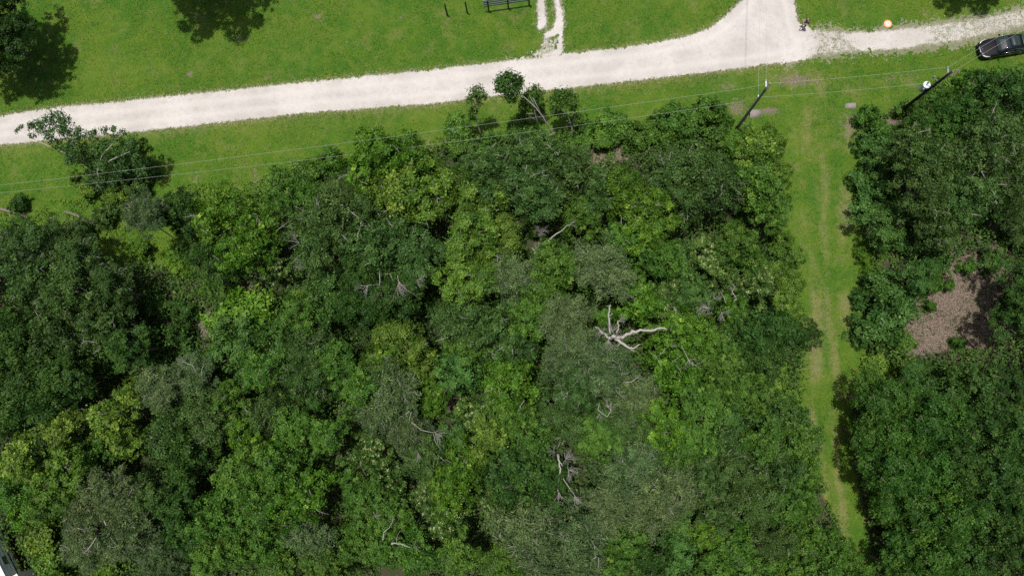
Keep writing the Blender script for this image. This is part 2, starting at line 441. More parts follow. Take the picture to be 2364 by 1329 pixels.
tag(obj('gravel_stones', me, M['gravel']), 'loose pale limestone chips strewn along the road edges', kind='stuff')

# ----------------------------------------------------------------- foliage
def leaf_quads(p, nrm, ax, l, w, r):
    """rhombus leaves at p with normal nrm and axis ax"""
    b = np.cross(nrm, ax); n = len(p)
    v = np.empty((n, 4, 3))
    l = l[:, None]; w = w[:, None]
    v[:, 0] = p - ax * l * .5; v[:, 2] = p + ax * l * .5 - nrm * l * .12
    v[:, 1] = p + b * w * .5 + nrm * w * .15; v[:, 3] = p - b * w * .5 + nrm * w * .15
    return v.reshape(-1, 3)

def unit(a): return a / np.maximum(np.linalg.norm(a, axis=1, keepdims=True), 1e-9)

def cluster_leaves(C, S, D, n, ll, lw, r, T=None, flat=.6, droop=0.0, updir=.5, weights=None):
    """n leaves spread over clusters C (centre), S (spread), D (facing)"""
    pw = (S ** 2 if weights is None else weights); pw = pw / pw.sum()
    k = r.choice(len(C), n, p=pw)
    g = r.normal(size=(n, 3)) * np.array([1, 1, flat])
    p = C[k] + g * S[k][:, None]
    nrm = unit(.95 * D[k] + np.array([0, 0, updir * .5]) + .42 * r.normal(size=(n, 3)))
    ax = unit(np.cross(nrm, unit(r.normal(size=(n, 3)))))
    if droop:
        out = unit(D[k] * np.array([1, 1, 0]) + .35 * r.normal(size=(n, 3)) + np.array([0, 0, -.35]))
        ax = unit(ax * (1 - droop) + out * droop * 1.5); nrm = unit(nrm - ax * (nrm * ax).sum(1, keepdims=True))
    k2 = .45 + 1.1 * r.random(n) ** 1.4; l = ll * k2 * (.85 + .3 * r.random(n)); w = lw * k2 * (.85 + .3 * r.random(n))
    t = np.clip(r.normal(1, .2, n), .45, 1.7) * (T[k] if T is not None else 1)
    return leaf_quads(p, nrm, ax, l, w, r), np.repeat(t, 4)

STYLE = {   # leaf length, leaf width, leaves, lobes, clusters per lobe, cluster spread, droop, lobe size
    'oak':    (.135, .078, 15500, 30, 13, .20, 0.0, .255),
    'dark':   (.150, .092, 15000, 28, 11, .19, 0.0, .265),
    'mid':    (.152, .096, 14500, 29, 11, .19, 0.0, .26),
    'deep':   (.152, .096, 15000, 28, 11, .20, 0.0, .265),
    'blue':   (.165, .108, 12500, 28, 10, .21, 0.0, .26),
    'bright': (.160, .104, 13000, 26, 10, .19, 0.0, .275),
    'yel':    (.16, .10, 12500, 29, 10, .19, 0.0, .26),
    'grey':   (.22, .05, 15000, 32, 12, .22, .55, .25),
    'flower': (.160, .100, 13000, 26, 10, .20, 0.0, .265),
    'shrub':  (.145, .09, 5600, 17, 9, .22, 0.0, .34),
}
RAW = {}
CR, CH = 2.6, 3.4                                    # radius and depth of a full crown mesh
def make_crown(kind, seed):
    ll, lw, nl, nlobe, ncl, sp, droop, lsz = STYLE[kind]
    r = np.random.default_rng(seed)
    R, Hc = (CR, CH) if kind != 'shrub' else (1.3, 1.7)
    ph = r.random(4) * 6.28
    C = []; S = []; D = []; T = []; lob = []
    for i in range(nlobe):
        q = math.sqrt((i + .5) / nlobe); an = i * 2.39996 + ph[0] + r.normal() * .25
        edge = 1 + .20 * math.sin(2 * an + ph[1]) + .15 * math.sin(3 * an + ph[2]) + .10 * math.sin(5 * an + ph[3])
        rho = R * .76 * q * edge
        zc = Hc * (.80 - .56 * q * q + r.normal() * .17)
        rl = R * lsz * (.6 + .75 * r.random())
        if r.random() < .10: continue
        c = np.array([rho * math.cos(an), rho * math.sin(an), zc]); lob.append((c, rl))
        lt = np.clip(r.normal(1, .11), .7, 1.35)
        for j in range(ncl):
            d = r.normal(size=3); d[2] = abs(d[2]) * 1.1 - .35; d /= np.linalg.norm(d)
            C.append(c + d * rl * (.7 + .4 * r.random()) * np.array([1, 1, .8])); S.append(rl * sp * (.7 + .6 * r.random()))
            D.append(d); T.append(lt * np.clip(r.normal(1, .14), .65, 1.4))
    C = np.array(C); S = np.array(S); D = np.array(D); T = np.array(T)
    if kind == 'shrub': C[:, 2] = np.maximum(C[:, 2], .15)
    v, t = cluster_leaves(C, S, D, nl, ll, lw, r, T, droop=droop)
    if kind == 'shrub': v[:, 2] = np.maximum(v[:, 2], .01)
    RAW[kind] = (v, t)
    me = mesh_np('crown', v, 4, np.arange(len(v)), {'tint': t}); me.materials.append(M['leaf'])
    # bare twigs that poke out between the leaves
    tw = MB(); nt_ = {'grey': 34, 'oak': 16, 'yel': 14, 'mid': 10, 'bright': 12}.get(kind, 4)
    for i in range(nt_):
        c, rl = lob[r.integers(len(lob))]
        d = r.normal(size=3); d[2] = abs(d[2]) * .8 + .15; d /= np.linalg.norm(d)
        p0 = Vector(c + d * rl * .45); L = rl * (.7 + .5 * r.random()); d = Vector(d)
        side = Vector(r.normal(size=3)) * .28
        p1 = p0 + d * L * .5 + side * L * .5; p2 = p1 + (d + side * 1.2 + Vector((0, 0, -.2))).normalized() * L * .55
        tw.tube([p0, p1, p2], [.026, .019, .008], 3)
        for q in range(r.integers(1, 4)):
            s0 = p0.lerp(p1, .4 + .5 * r.random()) if q < 2 else p1.lerp(p2, .4)
            s1 = s0 + (d + Vector(r.normal(size=3)) * .7).normalized() * L * (.25 + .3 * r.random())
            tw.tube([s0, s1], [.013, .006], 3)
    tme = tw.mesh('bare_twigs'); tme.materials.append(M['deadtwig'] if kind in ('grey', 'oak', 'yel', 'bright') else M['bark'])
    bl = None
    if kind == 'flower':
        up = D[:, 2] > .25
        Cb, Sb, Db = C[up], S[up], D[up]
        sel = r.random(len(Cb)) < .55
        vb, tb = cluster_leaves(Cb[sel] + Db[sel] * Sb[sel][:, None] * 1.1, Sb[sel] * .6, Db[sel], 620, .11, .085, r, updir=.9)
        bl = mesh_np('blossoms', vb, 4, np.arange(len(vb)), {'tint': tb}); bl.materials.append(M['blossom'])
    return me, tme, bl

def make_trunk(seed):
    r = random.Random(seed); b = MB()
    lean = Vector((r.uniform(-.25, .25), r.uniform(-.25, .25), 0))
    b.tube([(0, 0, -.1), Vector((0, 0, .3)), lean * .6 + Vector((0, 0, 1.6)), lean + Vector((0, 0, 3.0))], [.22, .17, .14, .11], 8)
    for i in range(6):
        a = i * 1.05 + r.uniform(-.3, .3); s = Vector((math.cos(a), math.sin(a), 0)); z0 = r.uniform(1.7, 2.9)
        p0 = lean * (z0 / 3) + Vector((0, 0, z0)); L = r.uniform(1.1, 1.8)
        p1 = p0 + s * L * .5 + Vector((0, 0, .7)); p2 = p0 + s * L + Vector((0, 0, 1.5 + r.uniform(-.2, .4)))
        b.tube([p0, p1, p2], [.09, .06, .025], 5)
        b.tube([p1, p1 + Vector((-s.y * .5, s.x * .5, .8))], [.045, .015], 4)
    return b.mesh('trunk', True)

VAR = {k: [make_crown(k, 100 * i + j) for j in range(3)] for i, k in enumerate(STYLE)}
TRUNK = [make_trunk(40 + i) for i in range(4)]
for t in TRUNK: t.materials.append(M['bark'])
sb_ = []
for i in range(2):
    b = MB(); r = random.Random(60 + i)
    for k in range(6):
        a = k * 1.05 + r.uniform(-.4, .4)
        b.tube([(0, 0, -.06), (.25 * math.cos(a), .25 * math.sin(a), .6), (.6 * math.cos(a), .6 * math.sin(a), 1.15 + r.uniform(-.2, .2))], [.035, .025, .01], 4)
    m_ = b.mesh('stems', True); m_.materials.append(M['bark']); sb_.append(m_)

COLOUR = {'oak': (.060, .124, .027), 'dark': (.044, .106, .018), 'mid': (.076, .172, .023), 'deep': (.050, .128, .017), 'blue': (.064, .152, .029), 'bright': (.088, .194, .018),
          'yel': (.108, .198, .025), 'grey': (.102, .166, .058), 'flower': (.084, .168, .032)}
PHRASE = {'oak': 'dull olive fine-leaved', 'dark': 'dark green dense', 'mid': 'mid-green rounded', 'deep': 'deep green broad', 'blue': 'blue-green leafy', 'bright': 'bright green leafy',
          'yel': 'yellow-green', 'grey': 'grey-green twiggy', 'flower': 'cream-blossomed'}

# crown centres and radii in photograph pixels, by kind
TREES = {
 'bright': [(510,505,74),(585,540,74),(548,588,52),(1450,455,66),(1512,492,66),(1478,545,60),(1470,700,62),(1180,885,78),(570,1012,56),(690,1150,66),(1560,845,80),
            (1062,1085,62),(1030,1135,58),(1525,985,70),(1000,920,40),(905,800,56),(1640,1232,44),(1580,765,62),(1690,715,44),(860,385,82),(930,355,66)],
 'yel': [(1110,478,76),(1092,548,70),(1160,560,58),(1118,608,68),(925,790,60),(975,842,48),(262,960,66),(290,1015,46),(1745,345,58),(1790,395,44),(1060,655,66),
         (1810,640,46),(1130,1010,58),(985,440,84),(905,445,76),(1820,700,44),(60,1065,68),(140,1085,72),(150,1003,56)],
 'grey': [(900,905,86),(945,1000,58),(880,965,62),(1445,1115,80),(1540,1125,80),(1500,1190,70),(1400,1175,60),(1220,1225,88),(1325,1235,88),(1255,1300,78),(1350,1315,66),
          (1330,790,62),(1392,852,78),(1295,735,66),(1390,622,74),(1190,642,68),(440,862,58),(372,892,60),(260,1142,66),(200,1195,66),(300,1232,70),(200,1262,60),(330,490,56),
          (1485,1062,66),(720,1252,60),(360,1302,56),(1460,905,68),(1300,832,58)],
 'flower': [(640,622,38),(1545,692,56),(1640,592,54),(1685,642,46),(1760,652,58),(862,1042,50),(892,1122,50),(980,1152,42),(1032,1202,64),(1140,1152,40),(1100,955,56),(1660,780,50)],
 'oak': [(750,492,84),(880,572,92),(962,592,76),(732,565,76),(832,512,66),(1130,402,74),(1225,372,84),(1312,402,80),(1372,442,66),(1240,452,74),(1600,390,88),(1562,452,66),
         (1660,432,78),(1062,732,74),(1132,762,84),(1192,792,64),(722,795,74),(702,872,64),(402,982,84),(472,952,72),(622,962,60),(332,1152,60),(1332,902,60),(1402,962,60),
         (1292,962,70),(1452,985,56),(972,1052,58),(1682,1032,64),(1622,1102,64),(1712,1102,70),(1802,1092,64),(1742,1172,70),(1782,1252,64),(2122,352,74),(2202,362,80),(2302,322,80),
         (2142,442,80),(2232,452,80),(2330,432,66),(2350,505,38),(2172,522,64),(62,562,70),(142,562,64),(186,602,58),(82,652,80),(182,672,80),(258,668,58),(132,762,84),(242,742,80),(1652,1182,60)],
 'dark': [(422,492,60),(482,592,58),(842,622,66),(902,692,66),(822,712,58),(52,842,78),(142,872,68),(42,742,60),(32,942,70),(112,932,60),(432,1042,70),(412,1152,60),(432,1232,64),
          (1742,772,70),(1802,757,58),(1868,768,36),(1762,832,66),(1192,1092,92),(1272,1112,56),(1502,1292,60),(2282,222,76),(2350,222,50),(2255,905,80),(2335,888,58),(2202,1002,74),
          (2292,982,80),(2352,1022,60),(2312,1092,74),(2292,1192,80),(2332,1272,70),(2362,642,52),(2354,738,60),(2300,470,44),(290,800,52),(2240,1282,72),(950,645,56),(2222,1092,70),(2352,1150,50)],
 'mid': [(700,465,68),(702,722,58),(602,852,58),(772,842,58),(522,932,62),(682,992,58),(752,1002,54),(642,1082,68),(542,1112,58),(502,1192,70),(602,1172,58),(542,1262,64),(482,1292,50),
         (622,1262,60),(742,1312,60),(652,1322,60),(212,1042,58),(42,1132,60),(112,1152,58),(832,892,58),(1292,622,74),(1242,682,58),(1222,732,58),(1130,645,54),(1522,592,58),(1440,560,50),
         (1450,622,46),(1702,562,58),(1732,612,48),(1642,802,62),(1662,855,58),(1702,882,54),(1622,932,68),(1742,912,58),(1852,1012,56),(1762,1022,58),(1862,1082,48),(1862,1160,42),
         (1822,1172,58),(1702,1262,60),(1862,1242,62),(1932,1265,50),(1902,1312,62),(1980,1318,46),(1822,1322,62),(1742,1327,58),(1662,1312,58),(1742,425,72),(1785,485,54),(1222,1012,70),
         (1182,962,62),(1382,1012,56),(1562,1042,58),(902,1192,58),(832,1132,58),(822,1252,58),(882,1262,56),(962,1272,62),(1062,1282,58),(1160,1302,56),(1432,1262,68),(1602,1022,54),
         (1080,792,56),(1602,850,40),(870,845,46),(1345,500,60)],
 'deep': [(2142,292,56),(2202,262,56),(2032,922,66),(2000,1002,40),(2062,1002,72),(2142,962,74),(2052,1092,66),(2132,1082,74),(2054,1172,46),(2112,1182,74),(2202,1192,74),(2080,1265,52),
         (2152,1282,74),(2085,1325,50),(2192,1327,56),],
 'blue': [(762,682,68),(642,792,58),(542,802,68),(1062,852,58),(1562,622,58),(1602,692,56),(1702,952,58),(1562,1272,56),(2040,522,56),(2122,640,44),(200,832,48),(710,922,40),(1802,962,60),
          (2120,896,50),(1040,1002,46),(1565,1205,48),(2282,1262,44)],
}
SHRUBS = {   # low bushes, same notation
 'mid': [(2190,655,18),(2235,612,22),(2152,705,15),(2215,790,16),(2290,600,20),(1398,728,34),(1238,520,30),(1258,590,26),(1000,400,34),(1420,290,42),(1470,318,46),(1540,285,48),(1625,262,50),(1655,285,36),(1398,322,34),(1205,300,34),(1060,300,40),(1060,335,36),(1580,300,40),(1510,310,40),(2000,265,30),(2030,300,34),
         (2130,650,42),(2245,200,38),(2305,192,34),(2150,255,40),(2090,250,26),(300,345,34),(2075,790,36),(1235,240,22),(700,395,38),(650,415,34),(760,375,34),(1345,290,34),(690,620,34),(520,660,30),
         (1700,325,32),(1340,330,34),(1120,335,32),(1660,325,26),(2340,185,32),(2180,215,36)],
 'bright': [(430,615,34),(395,590,28),(560,725,78),(475,665,24),(1720,345,38),(1690,330,28),(1995,585,22),(2015,625,22),(70,1182,46),(1132,880,34),(2232,178,26),(320,575,30),(262,1310,44),(520,760,40),(490,835,34)],
 'yel': [(205,432,30),(285,452,30),(255,470,26),(100,1232,56),(140,1300,52),(1800,870,36),(1830,600,30),(1770,400,28),(1800,560,34),(1800,330,24),(1820,920,30),(2030,850,40),(2085,850,36),(175,410,18),(265,440,26),(1780,300,20),(1830,1000,26)],
 'blue': [(2040,680,56),(2045,745,66),(2000,400,44),(2012,460,52),(2030,340,48),(2084,562,34),(1990,330,28),(2080,700,44),(1990,770,32),(1985,690,24),(1640,690,40)],
 'oak': [(320,430,34),(245,500,30),(330,385,34),(300,400,44),(190,535,30),(2290,600,36),(2345,560,34),(2075,330,40),(690,670,34),(1080,365,34)],
 'dark': [(350,700,40),(430,720,36),(420,780,40),(340,800,44),(2160,600,36),(2340,700,36),(40,470,24),(2160,860,36),(2030,420,40),(2060,470,46)],
}
LAND = [('forked bleached dead tree', 1425, 775), ('grey utility pole', 1700, 297), ('black utility pole', 2070, 262), ('black sedan', 2330, 105), ('travel trailer', 20, 1300),
        ('bare brown clearing', 2180, 720), ('round dead twig ball', 1245, 535), ('fan of dead branches', 885, 655), ('toppled dead tree', 1300, 1100), ('lone open tree', 180, 360),
        ('slim leaning tree', 1190, 215), ('concrete pipe mouth', 1740, 262), ('tangled dead top', 1660, 705), ('long dead limb', 915, 1248), ('rust-brown dead bush', 1430, 882),
        ('brush pile', 475, 745), ('palm-like fern', 490, 655), ('fanned grey dead boughs', 1005, 1005), ('crooked pale dead branches', 445, 845), ('antler-like dead bough', 1398, 948)]
ORD = ['nearest', 'second nearest', 'third nearest', 'fourth nearest', 'fifth nearest', 'sixth nearest', 'seventh nearest', 'eighth nearest', 'ninth nearest', 'tenth nearest',
       'eleventh nearest', 'twelfth nearest', 'thirteenth nearest', 'fourteenth nearest', 'fifteenth nearest', 'sixteenth nearest', 'seventeenth nearest', 'eighteenth nearest', 'nineteenth nearest', 'twentieth nearest', 'twenty-first nearest', 'twenty-second nearest', 'twenty-third nearest']
LANDW = [(n, P(a, b, 0)) for n, a, b in LAND]

def place_all(data, shrub):
    items = []
    for kind, L in data.items():
        for (px, py, rp) in L:
            if shrub:
                zc = .9 if rp < 50 else 1.3
                if (px, py) in ((560, 725), (2040, 680), (2045, 745)): zc = 1.8
                r_m = rp / px_per_m(px, py, zc)
                top = zc + r_m * .75
            else:
                top0 = {'oak': 7.4, 'dark': 7.0, 'mid': 7.2, 'deep': 7.2, 'blue': 6.2, 'bright': 7.4, 'yel': 7.6, 'grey': 7.8, 'flower': 6.4}[kind]
                zc = top0 - 1.6 + rnd.uniform(-1.1, .9) - (1.2 if rp < 50 else 0)
                r_m = rp / px_per_m(px, py, zc)
                top = zc + r_m * .62
            p = P(px, py, zc)
            items.append((kind, p.x, p.y, r_m, top))
    # an honest ordinal for each: its rank among its own kind as seen from some landmark
    for kind in data:
        K = [i for i, t in enumerate(items) if t[0] == kind]
        ranks = {}
        for name, q in LANDW:
            o = sorted(K, key=lambda i: (items[i][1] - q.x) ** 2 + (items[i][2] - q.y) ** 2)
            for k, i in enumerate(o): ranks.setdefault(i, []).append((k, name))
        for i in K:
            k, name = min(ranks[i], key=lambda t: t[0])
            word = 'shrub' if shrub else 'tree'
            verb = PHRASE[kind]
            lab = f"{verb} {word} {ORD[k]} of its kind to the {name}" if k < len(ORD) else f"{verb} {word} deep in the thicket"
            items[i] = items[i] + (lab,)
    for n, (kind, x, y, r_m, top, lab) in enumerate(items):
        zg = float(gz(x, y))
        o = empty('shrub' if shrub else ('flowering_tree' if kind == 'flower' else 'tree'), (x, y, zg), rnd.uniform(0, 6.283))
        tag(o, lab, 'shrub' if shrub else 'tree', 'shrubs along the woodland edge' if shrub else 'trees of the woodland')
        vk = 'shrub' if shrub else kind
        cm, tm, bm_ = VAR[vk][rnd.randrange(3)]
        j = rnd.uniform(.86, 1.14); jr = rnd.uniform(.92, 1.10)
        j *= 1.09; c = COLOUR[kind]; colr = (c[0] * j * jr, c[1] * j, c[2] * j, 1)
        if shrub:
            s = r_m / 1.3; sz = top / 1.95
            cr = obj('crown', cm, None, o, scale=(s, s, sz)); cr.color = colr
            obj('stems', sb_[n % 2], None, o, scale=(s, s, sz))
        else:
            s = r_m / CR * 1.05; sz = s * rnd.uniform(.9, 1.15); z0 = max(top - CH * sz, .6)
            cr = obj('crown', cm, None, o, loc=(0, 0, z0), scale=(s, s, sz)); cr.color = colr
            obj('bare_twigs', tm, None, o, loc=(0, 0, z0), scale=(s, s, sz))['kind'] = 'stuff'
            if bm_ is not None: obj('blossoms', bm_, None, o, loc=(0, 0, z0), scale=(s, s, sz))['kind'] = 'stuff'
            tz = (z0 + CH * sz * .62) / 4.4
            obj('trunk', TRUNK[n % 4], None, o, scale=(s, s, tz))
place_all(TREES, False)
place_all(SHRUBS, True)

# the wood goes on beyond the picture's edges: one mass
r9 = np.random.default_rng(77); vv = []; tt = []
spots = [(-90 - 130 * (k % 2), 600 + 62 * k) for k in range(14)] + [(2470 + 130 * (k % 2), 200 + 66 * k) for k in range(19)] + [(-60 + 118 * k, 1440 + 70 * (k % 2)) for k in range(22)]
spots = [q for q in spots if not (q[0] < 160 and q[1] > 1150)]
for k, (px, py) in enumerate(spots):
    v, t = RAW[['mid', 'dark', 'deep', 'oak'][k % 4]]; n = len(v) // 4; sel = r9.permutation(n)[:3600]
    q = v.reshape(n, 4, 3)[sel]; c = q.mean(1, keepdims=True); q = c + (q - c) * 1.35
    a = r9.random() * 6.28; s_ = r9.uniform(.9, 1.2); w = P(px + r9.uniform(-25, 25), py + r9.uniform(-25, 25), 5.6); zb = r9.uniform(3.0, 4.2)
    x = q[..., 0] * math.cos(a) - q[..., 1] * math.sin(a); y = q[..., 0] * math.sin(a) + q[..., 1] * math.cos(a)
    vv.append(np.stack([x * s_ + w.x, y * s_ + w.y, q[..., 2] * s_ + zb], -1).reshape(-1, 3)); tt.append(t.reshape(n, 4)[sel].ravel() * r9.uniform(.8, 1.2))
vv = np.concatenate(vv); me = mesh_np('woodland', vv, 4, np.arange(len(vv)), {'tint': np.concatenate(tt)})
o = obj('woodland', me, M['leaf']); o.color = (.052, .120, .018, 1); tag(o, 'mixed green woodland canopy continuing beyond the trees in view', kind='stuff')

# ----------------------------------------------------------------- undergrowth below the trees, ground cover in the openings
r2 = np.random.default_rng(5)
def low_cover(name, label, n, polys, hmax, ll, lw, col, clump, thr, keepdirt=.45):
    x, y = scatter(n, -54, 50, -28, 34, r2)
    X, Y = to_px(x, y)
    inside = np.zeros(n, bool)
    for q in polys: inside |= sdf(q, X, Y) > -6 * r2.random(n)
    _, dirt, _, _, _, _ = fields(x, y)
    nz = fbm(x, y, clump, 31, 4)
    k = inside & (nz > thr) & (dirt < keepdirt) & (X > -80) & (X < 2444) & (Y > -80) & (Y < 1409)
    x = x[k]; y = y[k]; nz = nz[k]; m = len(x)
    z = gz(x, y) + .03 + hmax * np.clip((nz - thr) * 5, .1, 1.2) * r2.random(m) ** .6
    p = np.stack([x, y, z], 1)
    nrm = unit(np.array([0, 0, 1.0]) + .55 * r2.normal(size=(m, 3))); ax = unit(np.cross(nrm, unit(r2.normal(size=(m, 3)))))
    v = leaf_quads(p, nrm, ax, ll * (.6 + .8 * r2.random(m)), lw * (.6 + .8 * r2.random(m)), r2)
    t = np.clip(r2.normal(1, .22, m), .45, 1.6) * (.8 + .5 * vnoise(x, y, .8, 44))
    me = mesh_np(name, v, 4, np.arange(len(v)), {'tint': np.repeat(t, 4)})
    o = obj(name, me, M['leaf']); o.color = (*col, 1)
    tag(o, label, kind='stuff')
low_cover('undergrowth', 'dense mid-green undergrowth filling the gaps between the trees', 400000, [FOREST_A, FOREST_B], 1.7, .24, .15, (.052, .118, .018), .45, .29, .42)
CLEAR = [[(230, 500), (330, 545), (440, 560), (450, 640), (330, 610), (240, 560)], [(460, 640), (500, 640), (520, 700), (470, 720)], [(60, 470), (240, 460), (260, 540), (100, 530), (0, 540), (0, 490)],
         [(1985, 560), (2060, 590), (2080, 640), (1985, 640)], [(420, 430), (600, 420), (660, 400), (640, 440), (470, 480)], [(1900, 0), (1900, 0), (1901, 1)],
         [(1700, 290), (1800, 300), (1810, 400), (1770, 330)], [(1800, 860), (1850, 860), (1860, 940), (1840, 950)], [(1820, 560), (1850, 620), (1850, 740), (1830, 720)]]
CLEARING = [(2075, 800), (2110, 720), (2150, 660), (2190, 590), (2330, 575), (2345, 650), (2320, 790), (2150, 835)]
low_cover('leaf_litter', 'brown fallen leaves littering the bare clearing under the trees', 160000, [CLEARING], .03, .11, .07, (.17, .115, .075), 1.2, .46, 9)
low_cover('weeds', 'low green weeds sprouting across the bare brown clearing', 130000, [CLEARING], .2, .13, .09, (.060, .125, .020), .6, .48, 9)
low_cover('ground_cover', 'bright green leafy ground cover carpeting the open patches', 420000, CLEAR, .35, .15, .11, (.10, .20, .018), .7, .40)

# ----------------------------------------------------------------- trees with limbs one can follow
def custom_tree(name, label, base, limbs, clusters, col, nleaf, ll, lw, bark, seed, group=None):
    """limbs: lists of (px, py, z, radius); clusters: (px, py, z, spread in m)"""
    r = np.random.default_rng(seed); b0 = P(*base, 0.0); b0.z = float(gz(b0.x, b0.y))
    o = empty(name, b0); tag(o, label, 'tree', group)
    tb = MB()
    for L in limbs:
        tb.tube([P(a, c, z) - b0 for a, c, z, _ in L], [q[3] * .78 for q in L], 7)
    tb.build('trunk', bark, o, True)
    C = []; S = []; D = []; T = []
    for (a, c, z, s) in clusters:
        q = np.array(P(a, c, z) - b0)
        for j in range(12):
            d = r.normal(size=3); d[2] = abs(d[2]) - .3; d /= np.linalg.norm(d)
            C.append(q + d * s * (.6 + .4 * r.random())); S.append(s * .36); D.append(d); T.append(np.clip(r.normal(1, .14), .7, 1.4))
    v, t = cluster_leaves(np.array(C), np.array(S), np.array(D), nleaf, ll, lw, r, np.array(T))
    me = mesh_np('crown', v, 4, np.arange(len(v)), {'tint': t})
    c = obj('crown', me, M['leaf'], o); c.color = (*col, 1)
    return o, b0

lone = [[(246, 466, -.1, .2), (236, 440, 1.2, .17), (205, 385, 3.6, .13), (185, 350, 5, .1), (150, 318, 6.2, .06), (115, 285, 7.2, .03)],
        [(205, 385, 3.6, .1), (165, 360, 5.2, .06), (120, 340, 6.2, .045), (85, 325, 6.6, .03), (45, 300, 7, .012)],
        [(236, 440, 1.2, .12), (225, 395, 3.6, .08), (235, 360, 5, .06), (262, 330, 6, .035), (285, 305, 6.6, .012)],
        [(225, 395, 3.6, .07), (255, 370, 4.6, .05), (300, 350, 5.4, .02)], [(185, 350, 5, .06), (180, 310, 6.4, .04), (165, 280, 7.2, .015)],
        [(150, 318, 6.2, .04), (140, 285, 7.2, .03), (125, 262, 7.8, .012)]]
lc = [(110, 285, 7.2, .5), (130, 268, 7.6, .5), (145, 290, 7.2, .55), (95, 300, 7, .35), (120, 310, 6.8, .5), (160, 310, 6.6, .5), (150, 275, 7.4, .4), (50, 295, 7, .2), (40, 303, 7, .18), (70, 292, 7, .3),
      (85, 285, 7.2, .3), (75, 312, 6.8, .25), (180, 300, 6.5, .3), (182, 318, 6.4, .4), (205, 310, 6.2, .35), (220, 305, 6.2, .25), (240, 302, 6.3, .3), (262, 297, 6.4, .25), (285, 305, 6.4, .25), (270, 318, 6, .4),
      (175, 345, 5.6, .7), (200, 345, 5.2, .7), (225, 335, 5.4, .6), (250, 340, 5.2, .6), (165, 370, 4.6, .5), (210, 375, 4, .7), (245, 370, 4.2, .7), (285, 350, 4.8, .6), (310, 365, 4, .6), (280, 385, 3.2, .7),
      (325, 390, 3, .5), (235, 410, 2.4, .5), (238, 432, 1.6, .5), (226, 415, 2.6, .5), (248, 446, 1.0, .45), (215, 397, 3.2, .5), (262, 418, 2.2, .5), (206, 418, 2.0, .35), (272, 402, 2.6, .5), (150, 345, 5.6, .45), (130, 330, 6.2, .4), (300, 330, 5.4, .4)]
custom_tree('tree', 'lone open-branched tree leaning out over the pale road', (246, 466), lone, lc, (.058, .130, .030), 14000, .16, .105, M['palebark'], 71)
custom_tree('tree', 'slim leaning roadside tree with a small round crown against the pale road', (1288, 328),
            [[(1289, 328, -.1, .12), (1275, 308, 1.6, .11), (1266, 290, 2.8, .1), (1262, 285, 3.2, .09), (1252, 268, 4.2, .075), (1236, 248, 5.4, .06), (1214, 228, 6.4, .05), (1195, 212, 7.2, .035), (1176, 200, 7.8, .02)],
             [(1252, 268, 4.2, .05), (1240, 245, 5.2, .035), (1230, 225, 6, .012)], [(1266, 290, 2.8, .04), (1235, 262, 4, .03), (1215, 262, 4.2, .012)], [(1236, 248, 5.4, .03), (1222, 220, 6.2, .012)]],
            [(1172, 198, 7.8, .75), (1160, 190, 7.8, .5), (1188, 190, 7.8, .55), (1176, 180, 8, .5), (1195, 205, 7.4, .4), (1180, 218, 7, .5), (1155, 205, 7.5, .35), (1200, 190, 7.6, .3), (1182, 228, 6.6, .35)],
            (.045, .112, .018), 3600, .17, .11, M['palebark'], 72)
custom_tree('tree', 'thin pale-stemmed tree with a small tufted crown beside the pale road', (1112, 322),
            [[(1112, 322, -.1, .09), (1108, 302, 1, .08), (1100, 280, 2.6, .06), (1098, 258, 4, .05), (1099, 238, 5.2, .035), (1102, 220, 6, .012)], [(1098, 258, 4, .035), (1108, 236, 5.2, .012)], [(1099, 245, 5, .03), (1088, 225, 5.8, .012)]],
            [(1090, 215, 6, .4), (1100, 208, 6.2, .4), (1112, 218, 6, .35), (1120, 225, 5.6, .22), (1098, 228, 5.6, .4), (1085, 232, 5.4, .3), (1092, 258, 3.6, .4), (1088, 275, 2.6, .35), (1105, 240, 5, .25)],
            (.075, .150, .025), 2000, .15, .1, M['palebark'], 73)
custom_tree('tree', 'forked pale-limbed tree with a rounded leafy crown between the roadside shrubs', (1315, 318),
            [[(1314, 320, -.1, .12), (1322, 302, .9, .11), (1319, 290, 1.7, .09), (1312, 270, 3, .07), (1303, 250, 4.2, .05), (1306, 238, 4.9, .03)], [(1319, 290, 1.7, .07), (1327, 272, 2.9, .05), (1330, 258, 3.6, .02)],
             [(1312, 270, 3, .04), (1300, 258, 3.8, .02), (1290, 245, 4.6, .012)], [(1318, 290, 1.6, .04), (1308, 278, 2.4, .015)]],
            [(1285, 240, 4.6, .5), (1300, 228, 5, .6), (1318, 235, 4.8, .5), (1290, 222, 5.2, .45), (1312, 222, 5, .45), (1325, 250, 4.2, .35), (1275, 255, 4, .4), (1335, 275, 2.6, .4), (1290, 262, 3.4, .4), (1340, 290, 1.8, .4), (1270, 230, 4.6, .3)],
            (.062, .135, .020), 3600, .17, .11, M['palebark'], 74)
custom_tree('tree', 'half-hidden bushy tree touching the trunk of the leaning roadside tree', (1245, 300),
            [[(1245, 302, -.1, .09), (1240, 280, 1.6, .07), (1232, 250, 3.4, .05), (1228, 228, 4.6, .02)], [(1240, 280, 1.6, .05), (1222, 268, 2.4, .03), (1210, 268, 2.6, .012)]],
            [(1225, 218, 4.8, .5), (1242, 212, 5, .45), (1215, 228, 4.4, .4), (1210, 250, 3.4, .45), (1205, 268, 2.6, .4), (1240, 228, 4.4, .35)],
            (.068, .145, .020), 1900, .17, .11, M['palebark'], 75)

